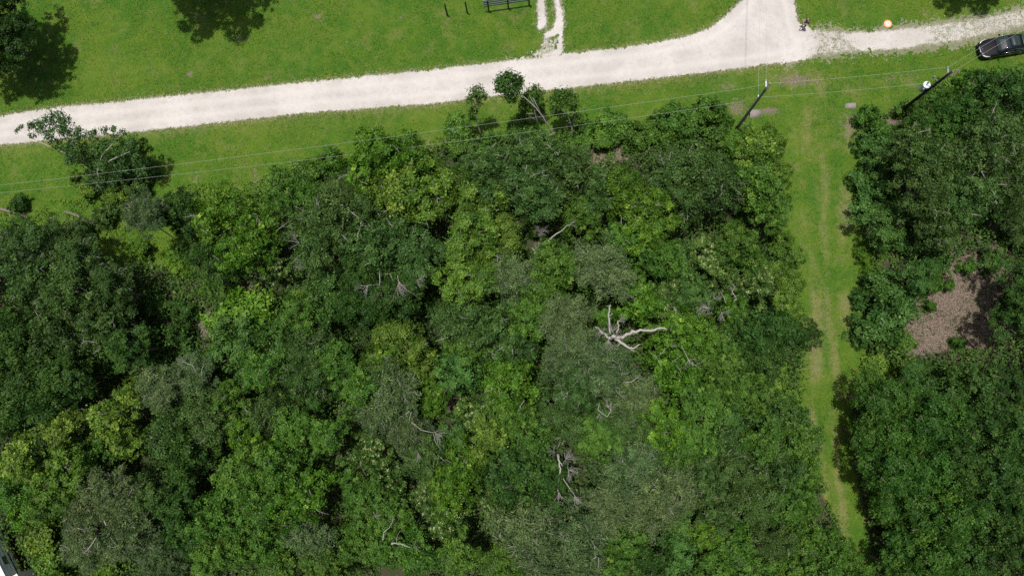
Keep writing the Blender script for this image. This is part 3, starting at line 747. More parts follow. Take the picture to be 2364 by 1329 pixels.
# the big yard trees beyond the road: one crown shows in the corner, of two others only the shadow reaches the picture
def yard_tree(label, px, py, zc, r_m, kind, hang=1.0):
    p = P(px, py, zc); zg = float(gz(p.x, p.y))
    o = empty('yard_tree', (p.x, p.y, zg), .7); tag(o, label, 'tree')
    s = r_m / CR; top = zc + r_m * .6; z0 = max(top - CH * s * hang, .5)
    for k, (dx, dy, dz, f) in enumerate([(0, 0, 0, .62), (.55, .2, -.12, .44), (-.5, .35, -.1, .46), (-.1, -.55, -.14, .48), (.42, -.42, -.2, .36), (.15, .6, -.15, .42), (-.58, -.25, -.22, .4)]):
        c = obj('bough', VAR[kind][k % 3][0], None, o, loc=(dx * r_m, dy * r_m, z0 + CH * s * (1 - f) + dz * r_m), scale=(s * f, s * f, s * f), rot=(0, 0, k * 1.3))
        j = .68 + .04 * k; c.color = (*[q * j for q in COLOUR[kind]], 1)
        c['label'] = 'leafy bough of the big crown'
    obj('trunk', TRUNK[0], None, o, scale=(1.0, 1.0, (z0 + 2.6) / 4.4))
    return o
yard_tree('huge dark green shade tree standing on the lawn at the shaded end of the road', -22, 72, 4.6, 4.9, 'dark')
yard_tree('big dark shade tree whose shadow falls on the open lawn', 372, -190, 9.0, 6.0, 'mid')
yard_tree('big dark shade tree whose shadow reaches the weedy side drive', 2335, -205, 8.0, 4.2, 'mid')

# ----------------------------------------------------------------- dead wood
def twig_spray(b, p, d, L, rad, depth, r, spread=.7):
    q = p + d * L; m = p.lerp(q, .5) + Vector((r.uniform(-1, 1), r.uniform(-1, 1), r.uniform(-1, 1))) * L * .10
    b.tube([p, m, q], [rad, rad * .75, rad * .45], 4 if depth > 1 else 3)
    if depth <= 0: return
    for k in range(r.randint(2, 4)):
        s = p.lerp(q, r.uniform(.45, 1.0))
        nd = (d + Vector((r.uniform(-1, 1), r.uniform(-1, 1), r.uniform(-.7, .8))) * spread).normalized()
        twig_spray(b, s, nd, L * r.uniform(.45, .75), rad * .5, depth - 1, r, spread)

def dead_thing(name, label, base, limbs, sprays, seed, cat='dead tree', mat='dead', twigmat='deadtwig'):
    r = random.Random(seed); b0 = P(*base, 0.0); b0.z = float(gz(b0.x, b0.y))
    o = empty(name, b0); tag(o, label, cat)
    up = .2 if cat == 'dead branch' else 0.0
    limbs = [[(a, c, z + up, q) for a, c, z, q in L] for L in limbs]; sprays = [(q[0], q[1], q[2] + up) + tuple(q[3:]) for q in sprays]
    first = min((q for L in limbs for q in L), key=lambda q: q[2])
    t = MB(); f = P(first[0], first[1], first[2]) - b0
    if first[2] > .4:
        t.tube([Vector((0, 0, -.1)), f * .5 + Vector((.1, .05, 0)), f], [first[3] * 1.4, first[3] * 1.2, first[3]], 7)
        t.build('trunk', M[mat], o, True)
    for L in limbs:
        b = MB(); pts = []; rad = []
        W3 = [(P(a, c, z) - b0, q * (.50 if cat == 'dead branch' else .66)) for a, c, z, q in L]
        for i in range(len(W3) - 1):                              # bend each length a little so that no limb runs straight
            (p0, r0), (p1, r1_) = W3[i], W3[i + 1]
            pts += [p0, p0.lerp(p1, .35) + Vector((r.uniform(-1, 1), r.uniform(-1, 1), r.uniform(-1, 1))) * r0 * .9, p0.lerp(p1, .7) + Vector((r.uniform(-1, 1), r.uniform(-1, 1), r.uniform(-1, 1))) * r0 * .9]
            rad += [r0, r0 * .65 + r1_ * .35 + r0 * r.uniform(-.1, .15), r0 * .3 + r1_ * .7 + r0 * r.uniform(-.1, .1)]
        pts.append(W3[-1][0]); rad.append(W3[-1][1])
        b.tube(pts, rad, 7)
        for i in range(2, len(pts) - 1, 2):
            if r.random() < .6:
                d = Vector((r.uniform(-1, 1), r.uniform(-1, 1), r.uniform(.0, .9))).normalized()
                b.tube([pts[i], pts[i] + d * rad[i] * r.uniform(2.5, 5)], [rad[i] * .45, rad[i] * .15], 4)
        b.build('limb', M[mat], o, True)
    for (a, c, z, dx, dy, dz, L, n, dep, rad) in sprays:
        b = MB(); q = P(a, c, z) - b0
        for k in range(n):
            d = (Vector((dx, dy, dz)) + Vector((r.uniform(-1, 1), r.uniform(-1, 1), r.uniform(-.5, .8))) * .75).normalized()
            twig_spray(b, q, d, L * r.uniform(.6, 1.1), rad * 1.15, dep, r)
        b.build('twigs', M[twigmat], o)['kind'] = 'stuff'
    return o

dead_thing('dead_tree', 'bleached bare dead tree with long forked limbs rising out of the green canopy', (1418, 782),
    [[(1412, 778, 7.6, .2), (1432, 778, 7.8, .19), (1455, 770, 8.0, .17), (1478, 761, 8.2, .15), (1505, 763, 8.3, .13), (1528, 757, 8.4, .10), (1540, 760, 8.4, .05)],
     [(1420, 782, 7.6, .19), (1440, 794, 7.7, .16), (1452, 803, 7.7, .13), (1466, 802, 7.8, .09), (1477, 794, 7.9, .05)], [(1452, 803, 7.7, .10), (1464, 810, 7.6, .05)],
     [(1409, 770, 7.6, .13), (1407, 745, 8.0, .11), (1405, 732, 8.2, .10), (1407, 712, 8.5, .08), (1409, 703, 8.6, .05)], [(1407, 728, 8.3, .05), (1415, 724, 8.4, .025)], [(1409, 705, 8.6, .03), (1397, 707, 8.5, .012)],
     [(1424, 770, 7.7, .11), (1427, 755, 8.0, .09), (1427, 740, 8.2, .07)], [(1406, 780, 7.5, .13), (1392, 768, 7.6, .12), (1382, 758, 7.7, .10), (1374, 754, 7.7, .05)]],
    [(1405, 785, 7.6, -.2, -.8, .2, .7, 9, 2, .02), (1395, 770, 7.7, -.6, .2, .4, .6, 7, 2, .018), (1415, 765, 7.9, 0, .8, .6, .55, 8, 2, .018), (1428, 742, 8.2, .6, .5, .3, .5, 5, 2, .015), (1422, 775, 7.8, .2, .3, .8, .6, 6, 2, .018)], 1)
dead_thing('dead_bush', 'round pale ball of bare dead twigs sunk among the trees', (1245, 540),
    [[(1245, 545, 4.2, .06), (1246, 538, 5.0, .05)], [(1228, 572, 5.6, .06), (1235, 580, 5.8, .06), (1236, 590, 5.8, .03)]],
    [(1246, 536, 5.0, 0, 0, .9, .62, 22, 2, .017), (1244, 560, 5.2, 0, -.5, .5, .5, 7, 2, .015), (1240, 585, 5.4, 0, -.5, .5, .5, 8, 2, .015)], 2, 'dead bush')
dead_thing('dead_branch', 'long pale dead bough lying across the crowns beside the dead twig ball', (1270, 560),
    [[(1255, 566, 6.2, .09), (1266, 556, 6.4, .10), (1280, 543, 6.5, .09), (1296, 533, 6.6, .07), (1312, 518, 6.6, .03)]], [(1312, 520, 6.6, .8, .5, .3, .5, 4, 2, .015)], 3, 'dead branch')
dead_thing('dead_branch', 'fan of white dead branches spreading over the dark oak crowns', (890, 630),
    [[(877, 622, 6.6, .05), (877, 645, 6.7, .05), (876, 658, 6.7, .045), (884, 672, 6.7, .035), (900, 680, 6.7, .02)], [(876, 657, 6.7, .04), (850, 658, 6.8, .03), (838, 676, 6.8, .012)],
     [(918, 636, 6.7, .05), (921, 652, 6.7, .045), (938, 668, 6.8, .03), (962, 684, 6.8, .012)], [(921, 652, 6.7, .035), (928, 680, 6.8, .012)], [(900, 630, 6.6, .03), (908, 650, 6.7, .03), (905, 670, 6.7, .012)]],
    [(880, 660, 6.7, .2, -.9, .1, .9, 8, 2, .02), (922, 650, 6.8, .1, -.9, .1, .9, 9, 2, .02), (850, 660, 6.8, -.5, -.6, .1, .6, 5, 2, .016), (960, 650, 6.7, .5, -.4, .2, .7, 6, 2, .016)], 4, 'dead branch')
dead_thing('dead_branch', 'white dead branches lacing the dark oak beside the blossoming tree', (720, 580),
    [[(690, 545, 6.8, .025), (705, 562, 6.9, .03), (725, 568, 6.9, .035), (738, 580, 6.9, .04), (715, 592, 6.9, .02), (702, 590, 6.9, .01)], [(725, 568, 6.9, .03), (735, 560, 6.9, .02), (728, 545, 7, .01)]],
    [(700, 590, 6.9, -.5, -.6, .2, .7, 6, 2, .015), (690, 560, 6.9, -.5, .4, .2, .8, 6, 2, .015)], 5, 'dead branch')
dead_thing('dead_tree', 'tangled grey dead treetop above bright green leaves near the mown strip', (1662, 715),
    [[(1700, 690, 6.4, .05), (1690, 672, 6.8, .045), (1697, 662, 7, .03), (1690, 655, 7, .012)], [(1662, 672, 6.7, .012), (1672, 686, 6.8, .025), (1676, 700, 6.6, .03)], [(1640, 712, 6.5, .05), (1622, 706, 6.7, .03), (1608, 720, 6.7, .012)]],
    [(1635, 712, 6.6, -.6, .1, .4, .7, 12, 2, .016), (1666, 722, 6.5, .2, -.4, .5, .55, 9, 2, .016), (1650, 690, 6.7, .2, .7, .4, .5, 6, 2, .014), (1690, 672, 6.9, .2, .6, .4, .5, 5, 2, .014)], 6)
dead_thing('dead_tree', 'toppled grey dead tree with forked limbs and a cloud of fine twigs', (1300, 1110),
    [[(1288, 1050, 6.6, .09), (1292, 1066, 6.8, .1), (1294, 1080, 6.9, .09), (1290, 1110, 7, .07), (1287, 1130, 7, .06), (1293, 1142, 7, .03)], [(1292, 1066, 6.8, .06), (1300, 1075, 6.8, .03)],
     [(1300, 1103, 6.9, .045), (1312, 1122, 7, .04), (1328, 1145, 7, .02), (1345, 1160, 7, .01)], [(1287, 1130, 7, .04), (1272, 1148, 7, .015)]],
    [(1306, 1060, 6.8, .4, .5, .4, .65, 14, 2, .016), (1312, 1085, 6.8, .7, -.2, .4, .65, 12, 2, .016), (1290, 1135, 7, 0, -.8, .3, .55, 8, 2, .016), (1326, 1145, 7, .4, -.6, .3, .6, 8, 2, .014), (1280, 1045, 6.8, -.5, .5, .4, .5, 6, 2, .014)], 7)
dead_thing('dead_branch', 'long pale dead limb lying level over blossoming crowns at the wood floor side', (925, 1248),
    [[(905, 1254, 6.6, .07), (925, 1254, 6.7, .07), (945, 1262, 6.7, .055), (972, 1273, 6.7, .012)], [(915, 1252, 6.7, .04), (917, 1236, 6.8, .02), (926, 1222, 6.8, .01)]], [(955, 1264, 6.8, .6, .4, .3, .5, 4, 1, .015)], 8, 'dead branch')
dead_thing('dead_branch', 'crooked pale dead limb curving down beside the long dead limb', (890, 1225),
    [[(884, 1244, 6.6, .06), (886, 1228, 6.8, .055), (898, 1218, 6.8, .045), (905, 1205, 6.9, .03), (908, 1190, 6.9, .012)], [(862, 1180, 6.8, .03), (868, 1194, 6.8, .025), (880, 1196, 6.8, .012)]],
    [(866, 1190, 6.8, .6, .1, .3, .55, 5, 1, .014), (905, 1204, 6.9, .4, .6, .3, .5, 4, 1, .014)], 9, 'dead branch')
dead_thing('dead_branch', 'pale forked dead bough jutting over the rust-brown dead bush', (1450, 880),
    [[(1442, 882, 6.6, .045), (1456, 882, 6.7, .045), (1470, 872, 6.8, .03), (1480, 865, 6.8, .012)], [(1412, 890, 6.6, .045), (1420, 898, 6.7, .05), (1432, 912, 6.7, .02)]], [(1470, 872, 6.8, .6, .3, .3, .5, 4, 1, .012), (1430, 910, 6.7, .5, -.3, .3, .4, 4, 1, .012)], 10, 'dead branch')
dead_thing('dead_branch', 'slanting silvery dead branch on the grey-green crown below the bleached dead tree', (1325, 890),
    [[(1350, 862, 6.8, .03), (1342, 872, 6.9, .045), (1328, 885, 6.9, .05), (1318, 895, 6.9, .03), (1304, 918, 6.9, .012)]], [(1348, 866, 6.9, .5, .7, .3, .5, 4, 1, .014), (1310, 905, 6.9, -.4, -.7, .2, .5, 5, 1, .014)], 11, 'dead branch')
dead_thing('dead_branch', 'open antler-like dead bough framing a dark gap in the canopy', (1398, 950),
    [[(1376, 935, 6.4, .02), (1384, 930, 6.6, .035), (1380, 945, 6.6, .04), (1392, 955, 6.6, .045), (1402, 962, 6.7, .045), (1410, 948, 6.7, .04), (1411, 925, 6.8, .02)], [(1410, 945, 6.7, .03), (1398, 935, 6.8, .02), (1390, 930, 6.8, .01)]],
    [(1404, 940, 6.7, 0, .6, .4, .45, 8, 2, .014), (1385, 955, 6.6, -.3, -.7, .3, .4, 4, 1, .012)], 12, 'dead branch')
dead_thing('dead_branch', 'pale bare branches threaded through the bright crown beside the bleached dead tree', (1590, 835),
    [[(1573, 797, 6.9, .012), (1582, 815, 7, .03), (1592, 835, 7, .035), (1605, 843, 7, .025), (1618, 852, 7, .01)], [(1605, 843, 7, .025), (1620, 836, 7, .018), (1630, 826, 7, .01)], [(1500, 813, 7, .012), (1516, 825, 7, .025), (1524, 838, 7, .01)],
     [(1543, 798, 7, .01), (1532, 810, 7, .022), (1520, 822, 7, .02)], [(1575, 818, 7, .01), (1562, 828, 7, .025), (1548, 838, 7, .012)]], [(1590, 830, 7, .2, -.5, .3, .5, 6, 1, .012), (1550, 800, 7, .2, .5, .3, .4, 4, 1, .012)], 13, 'dead branch')
dead_thing('dead_branch', 'short pale dead limbs crossing the dark grey crown beside the travel trailer', (205, 1262),
    [[(222, 1240, 6.8, .04), (210, 1258, 6.9, .045), (196, 1275, 6.9, .012)], [(226, 1252, 6.8, .03), (224, 1268, 6.8, .012)], [(240, 1200, 6.9, .06), (245, 1212, 6.9, .06)], [(178, 1218, 6.8, .04), (192, 1222, 6.8, .02)], [(252, 1152, 6.9, .05), (246, 1166, 6.9, .015)]],
    [(205, 1265, 6.9, -.4, -.5, .3, .4, 5, 1, .012)], 14, 'dead branch')
dead_thing('dead_branch', 'bare silver branches of the grey crown by the open left-over verge', (320, 500),
    [[(325, 520, 5.0, .05), (322, 500, 5.4, .045), (324, 480, 5.8, .03), (330, 455, 6.2, .01)], [(322, 505, 5.3, .035), (306, 492, 5.6, .025), (292, 470, 5.8, .01)], [(322, 500, 5.4, .03), (312, 470, 5.8, .01)]],
    [(312, 480, 5.8, -.3, .8, .3, .6, 8, 2, .014), (328, 470, 6, .3, .8, .3, .5, 6, 2, .014)], 15, 'dead branch')
dead_thing('dead_branch', 'pale crooked dead branches over the grey crown above the brown brush pile', (440, 830),
    [[(418, 825, 6.6, .012), (428, 838, 6.8, .03), (444, 842, 6.8, .035), (452, 858, 6.8, .012)], [(466, 868, 6.6, .03), (465, 855, 6.8, .035), (470, 840, 6.8, .012)]], [(425, 835, 6.8, -.5, .4, .3, .5, 5, 1, .012)], 16, 'dead branch')
dead_thing('dead_branch', 'twiggy grey dead boughs fanned across the feathery grey crown', (1010, 1010),
    [[(950, 975, 6.8, .03), (972, 992, 6.9, .035), (1000, 998, 6.9, .03), (1020, 992, 6.9, .012)], [(1000, 1000, 6.9, .03), (1006, 1022, 6.9, .03), (1018, 1036, 6.9, .012)]], [(1005, 1000, 6.9, .6, -.3, .3, .7, 9, 2, .014), (965, 1045, 6.8, 0, -.4, .5, .5, 6, 2, .012)], 17, 'dead branch')
dead_thing('dead_bush', 'small bush of rust-brown dead foliage sunk between grey-green crowns', (1430, 884),
    [[(1430, 886, 4.4, .04), (1431, 882, 5.6, .03)]], [(1431, 880, 5.9, 0, 0, .8, .42, 26, 2, .03)], 18, 'dead bush', 'rust', 'rust')
dead_thing('brush_pile', 'heap of grey brown cut brush beside a bright rounded shrub', (475, 745),
    [[(460, 720, .25, .05), (490, 765, .3, .03)], [(492, 722, .3, .05), (462, 770, .25, .03)], [(470, 735, .4, .04), (500, 745, .3, .02)], [(458, 752, .3, .04), (486, 735, .45, .02)]],
    [(475, 745, .3, 0, 0, .4, .8, 14, 1, .016)], 19, 'brush pile', 'deadtwig')
# fallen trunks on the shaded verge
for base, L, lab in [((35, 490), [(-60, 472, .25, .16), (0, 482, .22, .15), (40, 492, .2, .14), (66, 503, .18, .11)], 'dark fallen log lying on the grass near the lone open tree'),
                     ((190, 505), [(150, 488, .2, .10), (175, 496, .2, .12), (205, 512, .2, .11), (228, 522, .15, .06)], 'short dark fallen log half sunk in green ground cover')]:
    b = MB(); b0 = P(*base, 0); o = empty('fallen_log', b0); tag(o, lab, 'log')
    b.tube([P(a, c, z) - b0 for a, c, z, _ in L], [q[3] for q in L], 9); b.build('log', M['bark'], o, True)
    b = MB(); e = P(*L[2][:3]) - b0; b.tube([e, e + Vector((.5, .5, .25))], [.04, .015], 5); b.build('branch_stub', M['bark'], o, True)

# fern with arching fronds
b0 = P(490, 655, 0); o = empty('palm_fern', b0); tag(o, 'palm-like fern with long arching fronds in the gap beside the bright shrub', 'fern')
for k in range(11):
    a = k * .571 + rnd.uniform(-.15, .15); L = rnd.uniform(1.0, 1.4); v = []; f = []
    for i in range(9):
        t = i / 8; rr = .1 + L * t; z = .5 + 1.0 * math.sin(t * 2.3) * .6 - .1 * t; wv = .20 * math.sin(math.pi * min(1, t * .9 + .1)) + .01
        cx, cy = rr * math.cos(a), rr * math.sin(a); sx, sy = -math.sin(a) * wv, math.cos(a) * wv
        v += [(cx + sx, cy + sy, z - wv * .5), (cx, cy, z), (cx - sx, cy - sy, z - wv * .5)]
        if i: q = (i - 1) * 3; f += [(q, q + 1, q + 4, q + 3), (q + 1, q + 2, q + 5, q + 4)]
    me = bpy.data.meshes.new('frond'); me.from_pydata(v, [], f); me.update()
    at = me.attributes.new('tint', 'FLOAT', 'POINT'); at.data.foreach_set('value', np.full(len(v), 1.0, np.float32))
    q = obj('frond', me, M['leaf'], o); q.color = (.06, .12, .035, 1)
b = MB(); b.tube([(0, 0, -.05), (0, 0, .55)], [.11, .07], 7); b.build('stem', M['bark'], o)

# ----------------------------------------------------------------- utility poles, wires
M['pole_grey'] = plain('weathered_pole_wood', (.17, .165, .135), .85, var=.35, scale=5, bump=.4)
M['pole_black'] = plain('creosoted_pole_wood', (.012, .011, .011), .8, var=.4, scale=5, bump=.4)
M['galv'] = plain('galvanised_steel', (.45, .47, .48), .45, .8, var=.15)
M['porcelain'] = plain('grey_porcelain', (.30, .33, .34), .25, 0, var=.1)
M['can'] = plain('pale_grey_enamel', (.66, .70, .70), .35, 0, var=.06)
M['wire'] = plain('aluminium_wire', (.40, .42, .38), .6, .0, var=.05)

def pole(label, base, top, hgt, mat, r0, r1):
    b0 = P(*base, 0); b0.z = float(gz(b0.x, b0.y)); t = P(*top, hgt)
    o = empty('utility_pole', b0); tag(o, label, 'utility pole', None)
    d = t - b0
    b = MB(); n = 10
    b.tube([d * (i / n) + Vector((0, 0, -.3 if i == 0 else 0)) for i in range(n + 1)], [r0 + (r1 - r0) * i / n for i in range(n + 1)], 14)
    b.build('shaft', mat, o, True)
    return o, b0, d
po, pb, pd = pole('weathered grey wooden utility pole standing by the concrete culvert', (1700, 297), (1776, 195), 9.4, M['pole_grey'], .135, .095)
def at(d, f): return d * f
b = MB(); e = at(pd, 1.0); b.lathe([(.05, 0), (.09, .05), (.04, .09), (.08, .14), (.03, .2)], 10, e); b.build('insulator', M['porcelain'], po, True)
b = MB(); e = at(pd, .955); b.box(e + Vector((-.12, .22, 0)), (.10, .5, .10)); b.build('bracket', M['galv'], po)
b = MB(); e = at(pd, .955) + Vector((-.12, .5, 0)); b.lathe([(.03, -.12), (.075, -.06), (.035, 0), (.07, .06), (.03, .12)], 10, e); b.build('insulator', M['porcelain'], po, True)
b = MB(); e = at(pd, .72); b.box(e + Vector((-.05, .15, 0)), (.07, .22, .07)); b.build('bracket', M['galv'], po)
for f in (.9, .72, .5): pass
b = MB(); b.tube([at(pd, .02) + Vector((.15, -.10, 0)), at(pd, .3) + Vector((.14, -.09, 0))], .02, 5); b.build('ground_wire', M['galv'], po)

qo, qb, qd = pole('black creosoted utility pole carrying a pale transformer among the bushes', (2070, 263), (2196, 167), 8.7, M['pole_black'], .145, .105)
b = MB(); e = at(qd, .955); b.box(e + Vector((-.06, .22, .05)), (.07, .45, .09)); b.build('bracket', M['galv'], qo)
b = MB(); e = at(qd, .955) + Vector((-.08, .50, .05)); b.lathe([(.03, -.1), (.075, -.04), (.035, 0), (.085, .06), (.04, .14)], 10, e); b.build('insulator', M['porcelain'], qo, True)
e = at(qd, .66) + Vector((-.30, .25, 0))
b = MB(); b.lathe([(.26, -.85), (.28, -.82), (.28, -.05), (.30, -.04), (.30, .02), (.27, .05), (.12, .09)], 20, e); tk = b.build('transformer', M['can'], qo, True)
tk['label'] = 'pale enamelled transformer can with a white lid'
b = MB(); b.lathe([(.05, .07), (.075, .14), (.045, .18), (.075, .24), (.04, .3), (.02, .36)], 10, e + Vector((.02, .1, 0))); b.build('bushing', M['porcelain'], tk, True)
b = MB(); b.lathe([(.05, -.1), (.08, -.05), (.05, 0), (.075, .06), (.03, .14)], 9, e + Vector((-.22, -.30, -.15))); b.build('bushing', M['porcelain'], tk, True)
for k in range(8):
    pass
b = MB(); b.box(e + Vector((.20, -.16, -.4)), (.26, .08, .10), Matrix.Rotation(-.7, 3, 'Z')); b.box(e + Vector((.20, -.16, -.75)), (.26, .08, .10), Matrix.Rotation(-.7, 3, 'Z')); b.build('hanger', M['galv'], qo)
e = at(qd, .80)
b = MB(); b.tube([e + Vector((0, .05, 0)), e + Vector((-.22, .16, -.02)), e + Vector((-.42, .25, .1))], .03, 6); b.build('bracket', M['galv'], qo)
b = MB(); b.lathe([(.03, -.2), (.065, -.14), (.04, -.08), (.065, -.02), (.04, .04), (.065, .1), (.03, .2)], 10, e + Vector((-.46, .30, .15))); b.build('fuse_cutout', M['porcelain'], qo, True)

def wire_px(label, a, pts, z_end, sag, rad=.0068):
    X = np.array([q[0] for q in pts], float); Y = np.array([q[1] for q in pts], float)
    cf = np.polyfit(X, Y, 3); xs = np.linspace(X[0], X[-1], 40); b = MB(); out = [Vector((0, 0, 0))]
    for i, x in enumerate(xs[1:], 1):
        t = i / 39; z = a.z + (z_end - a.z) * t - 4 * sag * t * (1 - t)
        out.append(P(x, float(np.polyval(cf, x)), z) - a)
    b.tube(out, rad, 5); o = b.build('overhead_wire', M['wire'], None, True, a); tag(o, label, 'wire')
def wire(name, label, a, c, sag, rad=.0068, grp=None, n=28):
    b = MB(); pts = []
    for i in range(n + 1):
        t = i / n; p = a.lerp(c, t); p = p - Vector((0, 0, 4 * sag * t * (1 - t))); pts.append(p - a)
    b.tube(pts, rad, 5); o = b.build(name, M['wire'], None, True, a); tag(o, label, 'wire', grp)
    return o
topA = pb + at(pd, 1.0) + Vector((0, 0, .2)); neuA = pb + at(pd, .70) + Vector((-.02, .14, 0))
topB = qb + at(qd, .955) + Vector((-.08, .50, .2)); neuB = qb + at(qd, .66) + Vector((-.32, .35, .1))
farL1 = P(-700, 522, 9.2); farL2 = P(-700, 505, 6.6)
wire_px('upper pale wire from the grey pole top running along the verge', topA, [(1776, 197), (1600, 220), (1000, 303), (800, 330), (500, 369), (0, 426.5), (-500, 480)], 9.2, .7)
wire_px('lower pale wire from the grey pole skimming the roadside trees', neuA, [(1752, 230), (1600, 251), (1000, 333), (800, 359), (500, 392.7), (0, 444.6), (-500, 492)], 7.0, .5)
wire('overhead_wire', 'upper pale wire strung between the grey pole and the black pole', topA, topB, .25)
wire('overhead_wire', 'lower pale wire running from the grey pole to the transformer', neuA, neuB, .22)
wire('overhead_wire', 'pale wire passing over the black sedan bonnet from the insulator', topB, P(2560, -70, 8.5), .25)
wire('overhead_wire', 'pale wire crossing the black sedan from the black pole top', qb + at(qd, .985), P(2640, -95, 8.2), .3)
wire('overhead_wire', 'pale wire leaving the grey pole top towards the road junction', pb + at(pd, .955) + Vector((-.12, .5, .1)), P(1780, -330, 9.0), .3, .007)
wire('overhead_wire', 'pale wire leaving the grey pole below its top towards the junction', pb + at(pd, .72) + Vector((-.05, .26, 0)), P(1768, -330, 7.0), .3, .007)
wire('jumper_wire', 'short curved jumper between the two wires off the grey pole', P(1753, 190, 6.4), P(1769, 187, 8.8), .15, .012)
wire('guy_wire', 'slack guy wire sloping from the grey pole to the grass', pb + at(pd, .78), P(1749, 243, 3.2), .05, .014)
wire('guy_wire', 'guy wire sloping from the black pole top into the bushes', qb + at(qd, .9), P(2160, 262, .1), .0, .014)
wire('guy_wire', 'guy wire sloping from the transformer bracket into the bushes', qb + at(qd, .60), P(2122, 285, .1), .0, .014)

# ----------------------------------------------------------------- concrete culvert mouths
M['concrete'] = plain('weathered_concrete', (.25, .225, .20), .9, var=.35, scale=4, bump=.5)
M['darkhole'] = plain('painted_pipe_shade', (.03, .027, .022), .95)  # near-black colour stands for the shade inside the pipe
def culvert(label, mouth, inner, rad):
    a = P(*mouth, .18); c = P(*inner, .14); d = (c - a); L = d.length; u = d.normalized()
    o = empty('culvert_pipe', Vector((a.x, a.y, 0)), math.atan2(u.y, u.x)); tag(o, label, 'culvert'); o.rotation_euler = (0, .22, math.atan2(u.y, u.x))
    n = 20; b = MB(); v = []; f = []
    for (x, r) in ((0, rad), (L, rad * .98), (L, rad * .8), (0, rad * .82)):
        for k in range(n):
            g = 2 * math.pi * k / n; v.append((x, r * math.cos(g), -.02 + r * math.sin(g)))
    for i in range(4):
        j = (i + 1) % 4
        for k in range(n): f.append((i * n + k, i * n + (k + 1) % n, j * n + (k + 1) % n, j * n + k))
    b.add(v, f); b.build('pipe', M['concrete'], o, True)
    b = MB(); b.lathe([(rad * .81, 0), (rad * .81, .03)], n); b.build('pipe_shade_disc', M['darkhole'], o, rot=(0, math.pi / 2, 0), loc=(.45, 0, -.02))  # added disc across the bore, painted as the dark of the opening
culvert('stained concrete culvert pipe end beside the grey utility pole', (1728, 263), (1757, 259), .42)
culvert('small concrete culvert mouth in the grass beside the bushes right of the mown strip'.replace(' right of', ' across'), (1977, 243), (1953, 243), .30)

# ----------------------------------------------------------------- plank fence and fence posts on the far lawn
M['rail'] = plain('grey_green_painted_boards', (.20, .25, .23), .7, var=.25, scale=4)
M['post'] = plain('dark_weathered_posts', (.030, .028, .024), .85, var=.3, scale=6)
fa = P(1118, 27, 0); fb = P(1223, 12, 0); o = empty('plank_fence', fa); tag(o, 'grey-green plank fence panel with dark posts beside the wheel-strip drive', 'fence')
fd = (fb - fa); fu = fd.normalized(); fr = Matrix.Rotation(math.atan2(fu.y, fu.x), 3, 'Z')
for f in (.10, .53, .985):
    b = MB(); c = fd * f; b.box(c + Vector((0, 0, .95)) - fr @ Vector((0, .07, 0)), (.13, .13, 2.0), fr); b.build('post', M['post'], o)
for z in (.85, 1.17, 1.49, 1.80):
    b = MB(); b.box(fd * .5 + Vector((0, 0, z)) + fr @ Vector((0, .02, 0)), (fd.length, .045, .17), fr); b.build('rail', M['rail'], o)
for px, py, lab in ((1033, 36, 'dark wooden fence post with bare dirt at its foot on the lawn'), (1079, 31, 'dark fence post standing between the plank fence and another post')):
    b = MB(); b.tube([(0, 0, -.2), (0, 0, 1.0), (.01, 0, 1.98), (.01, 0, 2.05)], [.075, .07, .065, .03], 9); q = P(px, py, 0)
    tag(b.build('fence_post', M['post'], None, False, q), lab, 'fence post')

# ----------------------------------------------------------------- orange landing pad
M['orange'] = plain('orange_nylon', (.80, .20, .035), .6, var=.08)
M['white'] = plain('white_print', (.80, .78, .72), .6, var=.05)
q = P(2050, 55, .05); o = empty('landing_pad', (q.x, q.y, float(gz(q.x, q.y)) + .02)); tag(o, 'round orange and white drone landing pad lying at the edge of the drive', 'landing pad')
b = MB(); b.lathe([(.36, 0), (.37, .012), (.36, .024), (.34, .026)], 36); b.build('mat', M['orange'], o)
b = MB(); b.lathe([(.275, .0245), (.275, .0285)], 36); b.build('white_disc', M['white'], o)
v = []; f = []
for k in range(36):
    g = 2 * math.pi * k / 36
    v += [(.185 * math.cos(g), .185 * math.sin(g), .032), (.235 * math.cos(g), .235 * math.sin(g), .032)]
    f.append((2 * k, 2 * k + 1, (2 * k + 3) % 72, (2 * k + 2) % 72))
b = MB(); b.add(v, f); b.build('printed_ring', M['orange'], o)
b = MB(); rz = Matrix.Rotation(.5, 3, 'Z')
for cx, cy, sx, sy in ((-.075, 0, .045, .22), (.075, 0, .045, .22), (0, 0, .11, .04)): b.box(rz @ Vector((cx, cy, .0335)), (sx, sy, .004), rz)
b.build('printed_letter', M['orange'], o)

# ----------------------------------------------------------------- person with a controller
M['skin'] = plain('skin', (.42, .25, .19), .55, var=.06)
M['shirt'] = plain('charcoal_shirt', (.05, .055, .055), .9, var=.15)
M['shorts'] = plain('black_shorts', (.010, .010, .012), .9, var=.15)
M['shoe'] = plain('dark_shoes', (.02, .018, .018), .7)
M['hair'] = plain('dark_hair', (.025, .018, .014), .6, var=.2)
M['ctrl'] = plain('grey_controller_plastic', (.22, .22, .23), .4)
def skin_mesh(name, V, E, mat, parent, sub=2, root=0):
    me = bpy.data.meshes.new(name); me.from_pydata([q[0] for q in V], E, []); me.update(); me.materials.append(mat)
    o = bpy.data.objects.new(name, me); COL.objects.link(o); o.parent = parent
    sk = o.modifiers.new('Skin', 'SKIN'); sk.use_smooth_shade = True
    for i, q in enumerate(V):
        r = q[1] if hasattr(q[1], '__len__') else (q[1], q[1])
        me.skin_vertices[0].data[i].radius = r; me.skin_vertices[0].data[i].use_root = (i == root)
    ss = o.modifiers.new('Sub', 'SUBSURF'); ss.levels = sub; ss.render_levels = sub
    return o
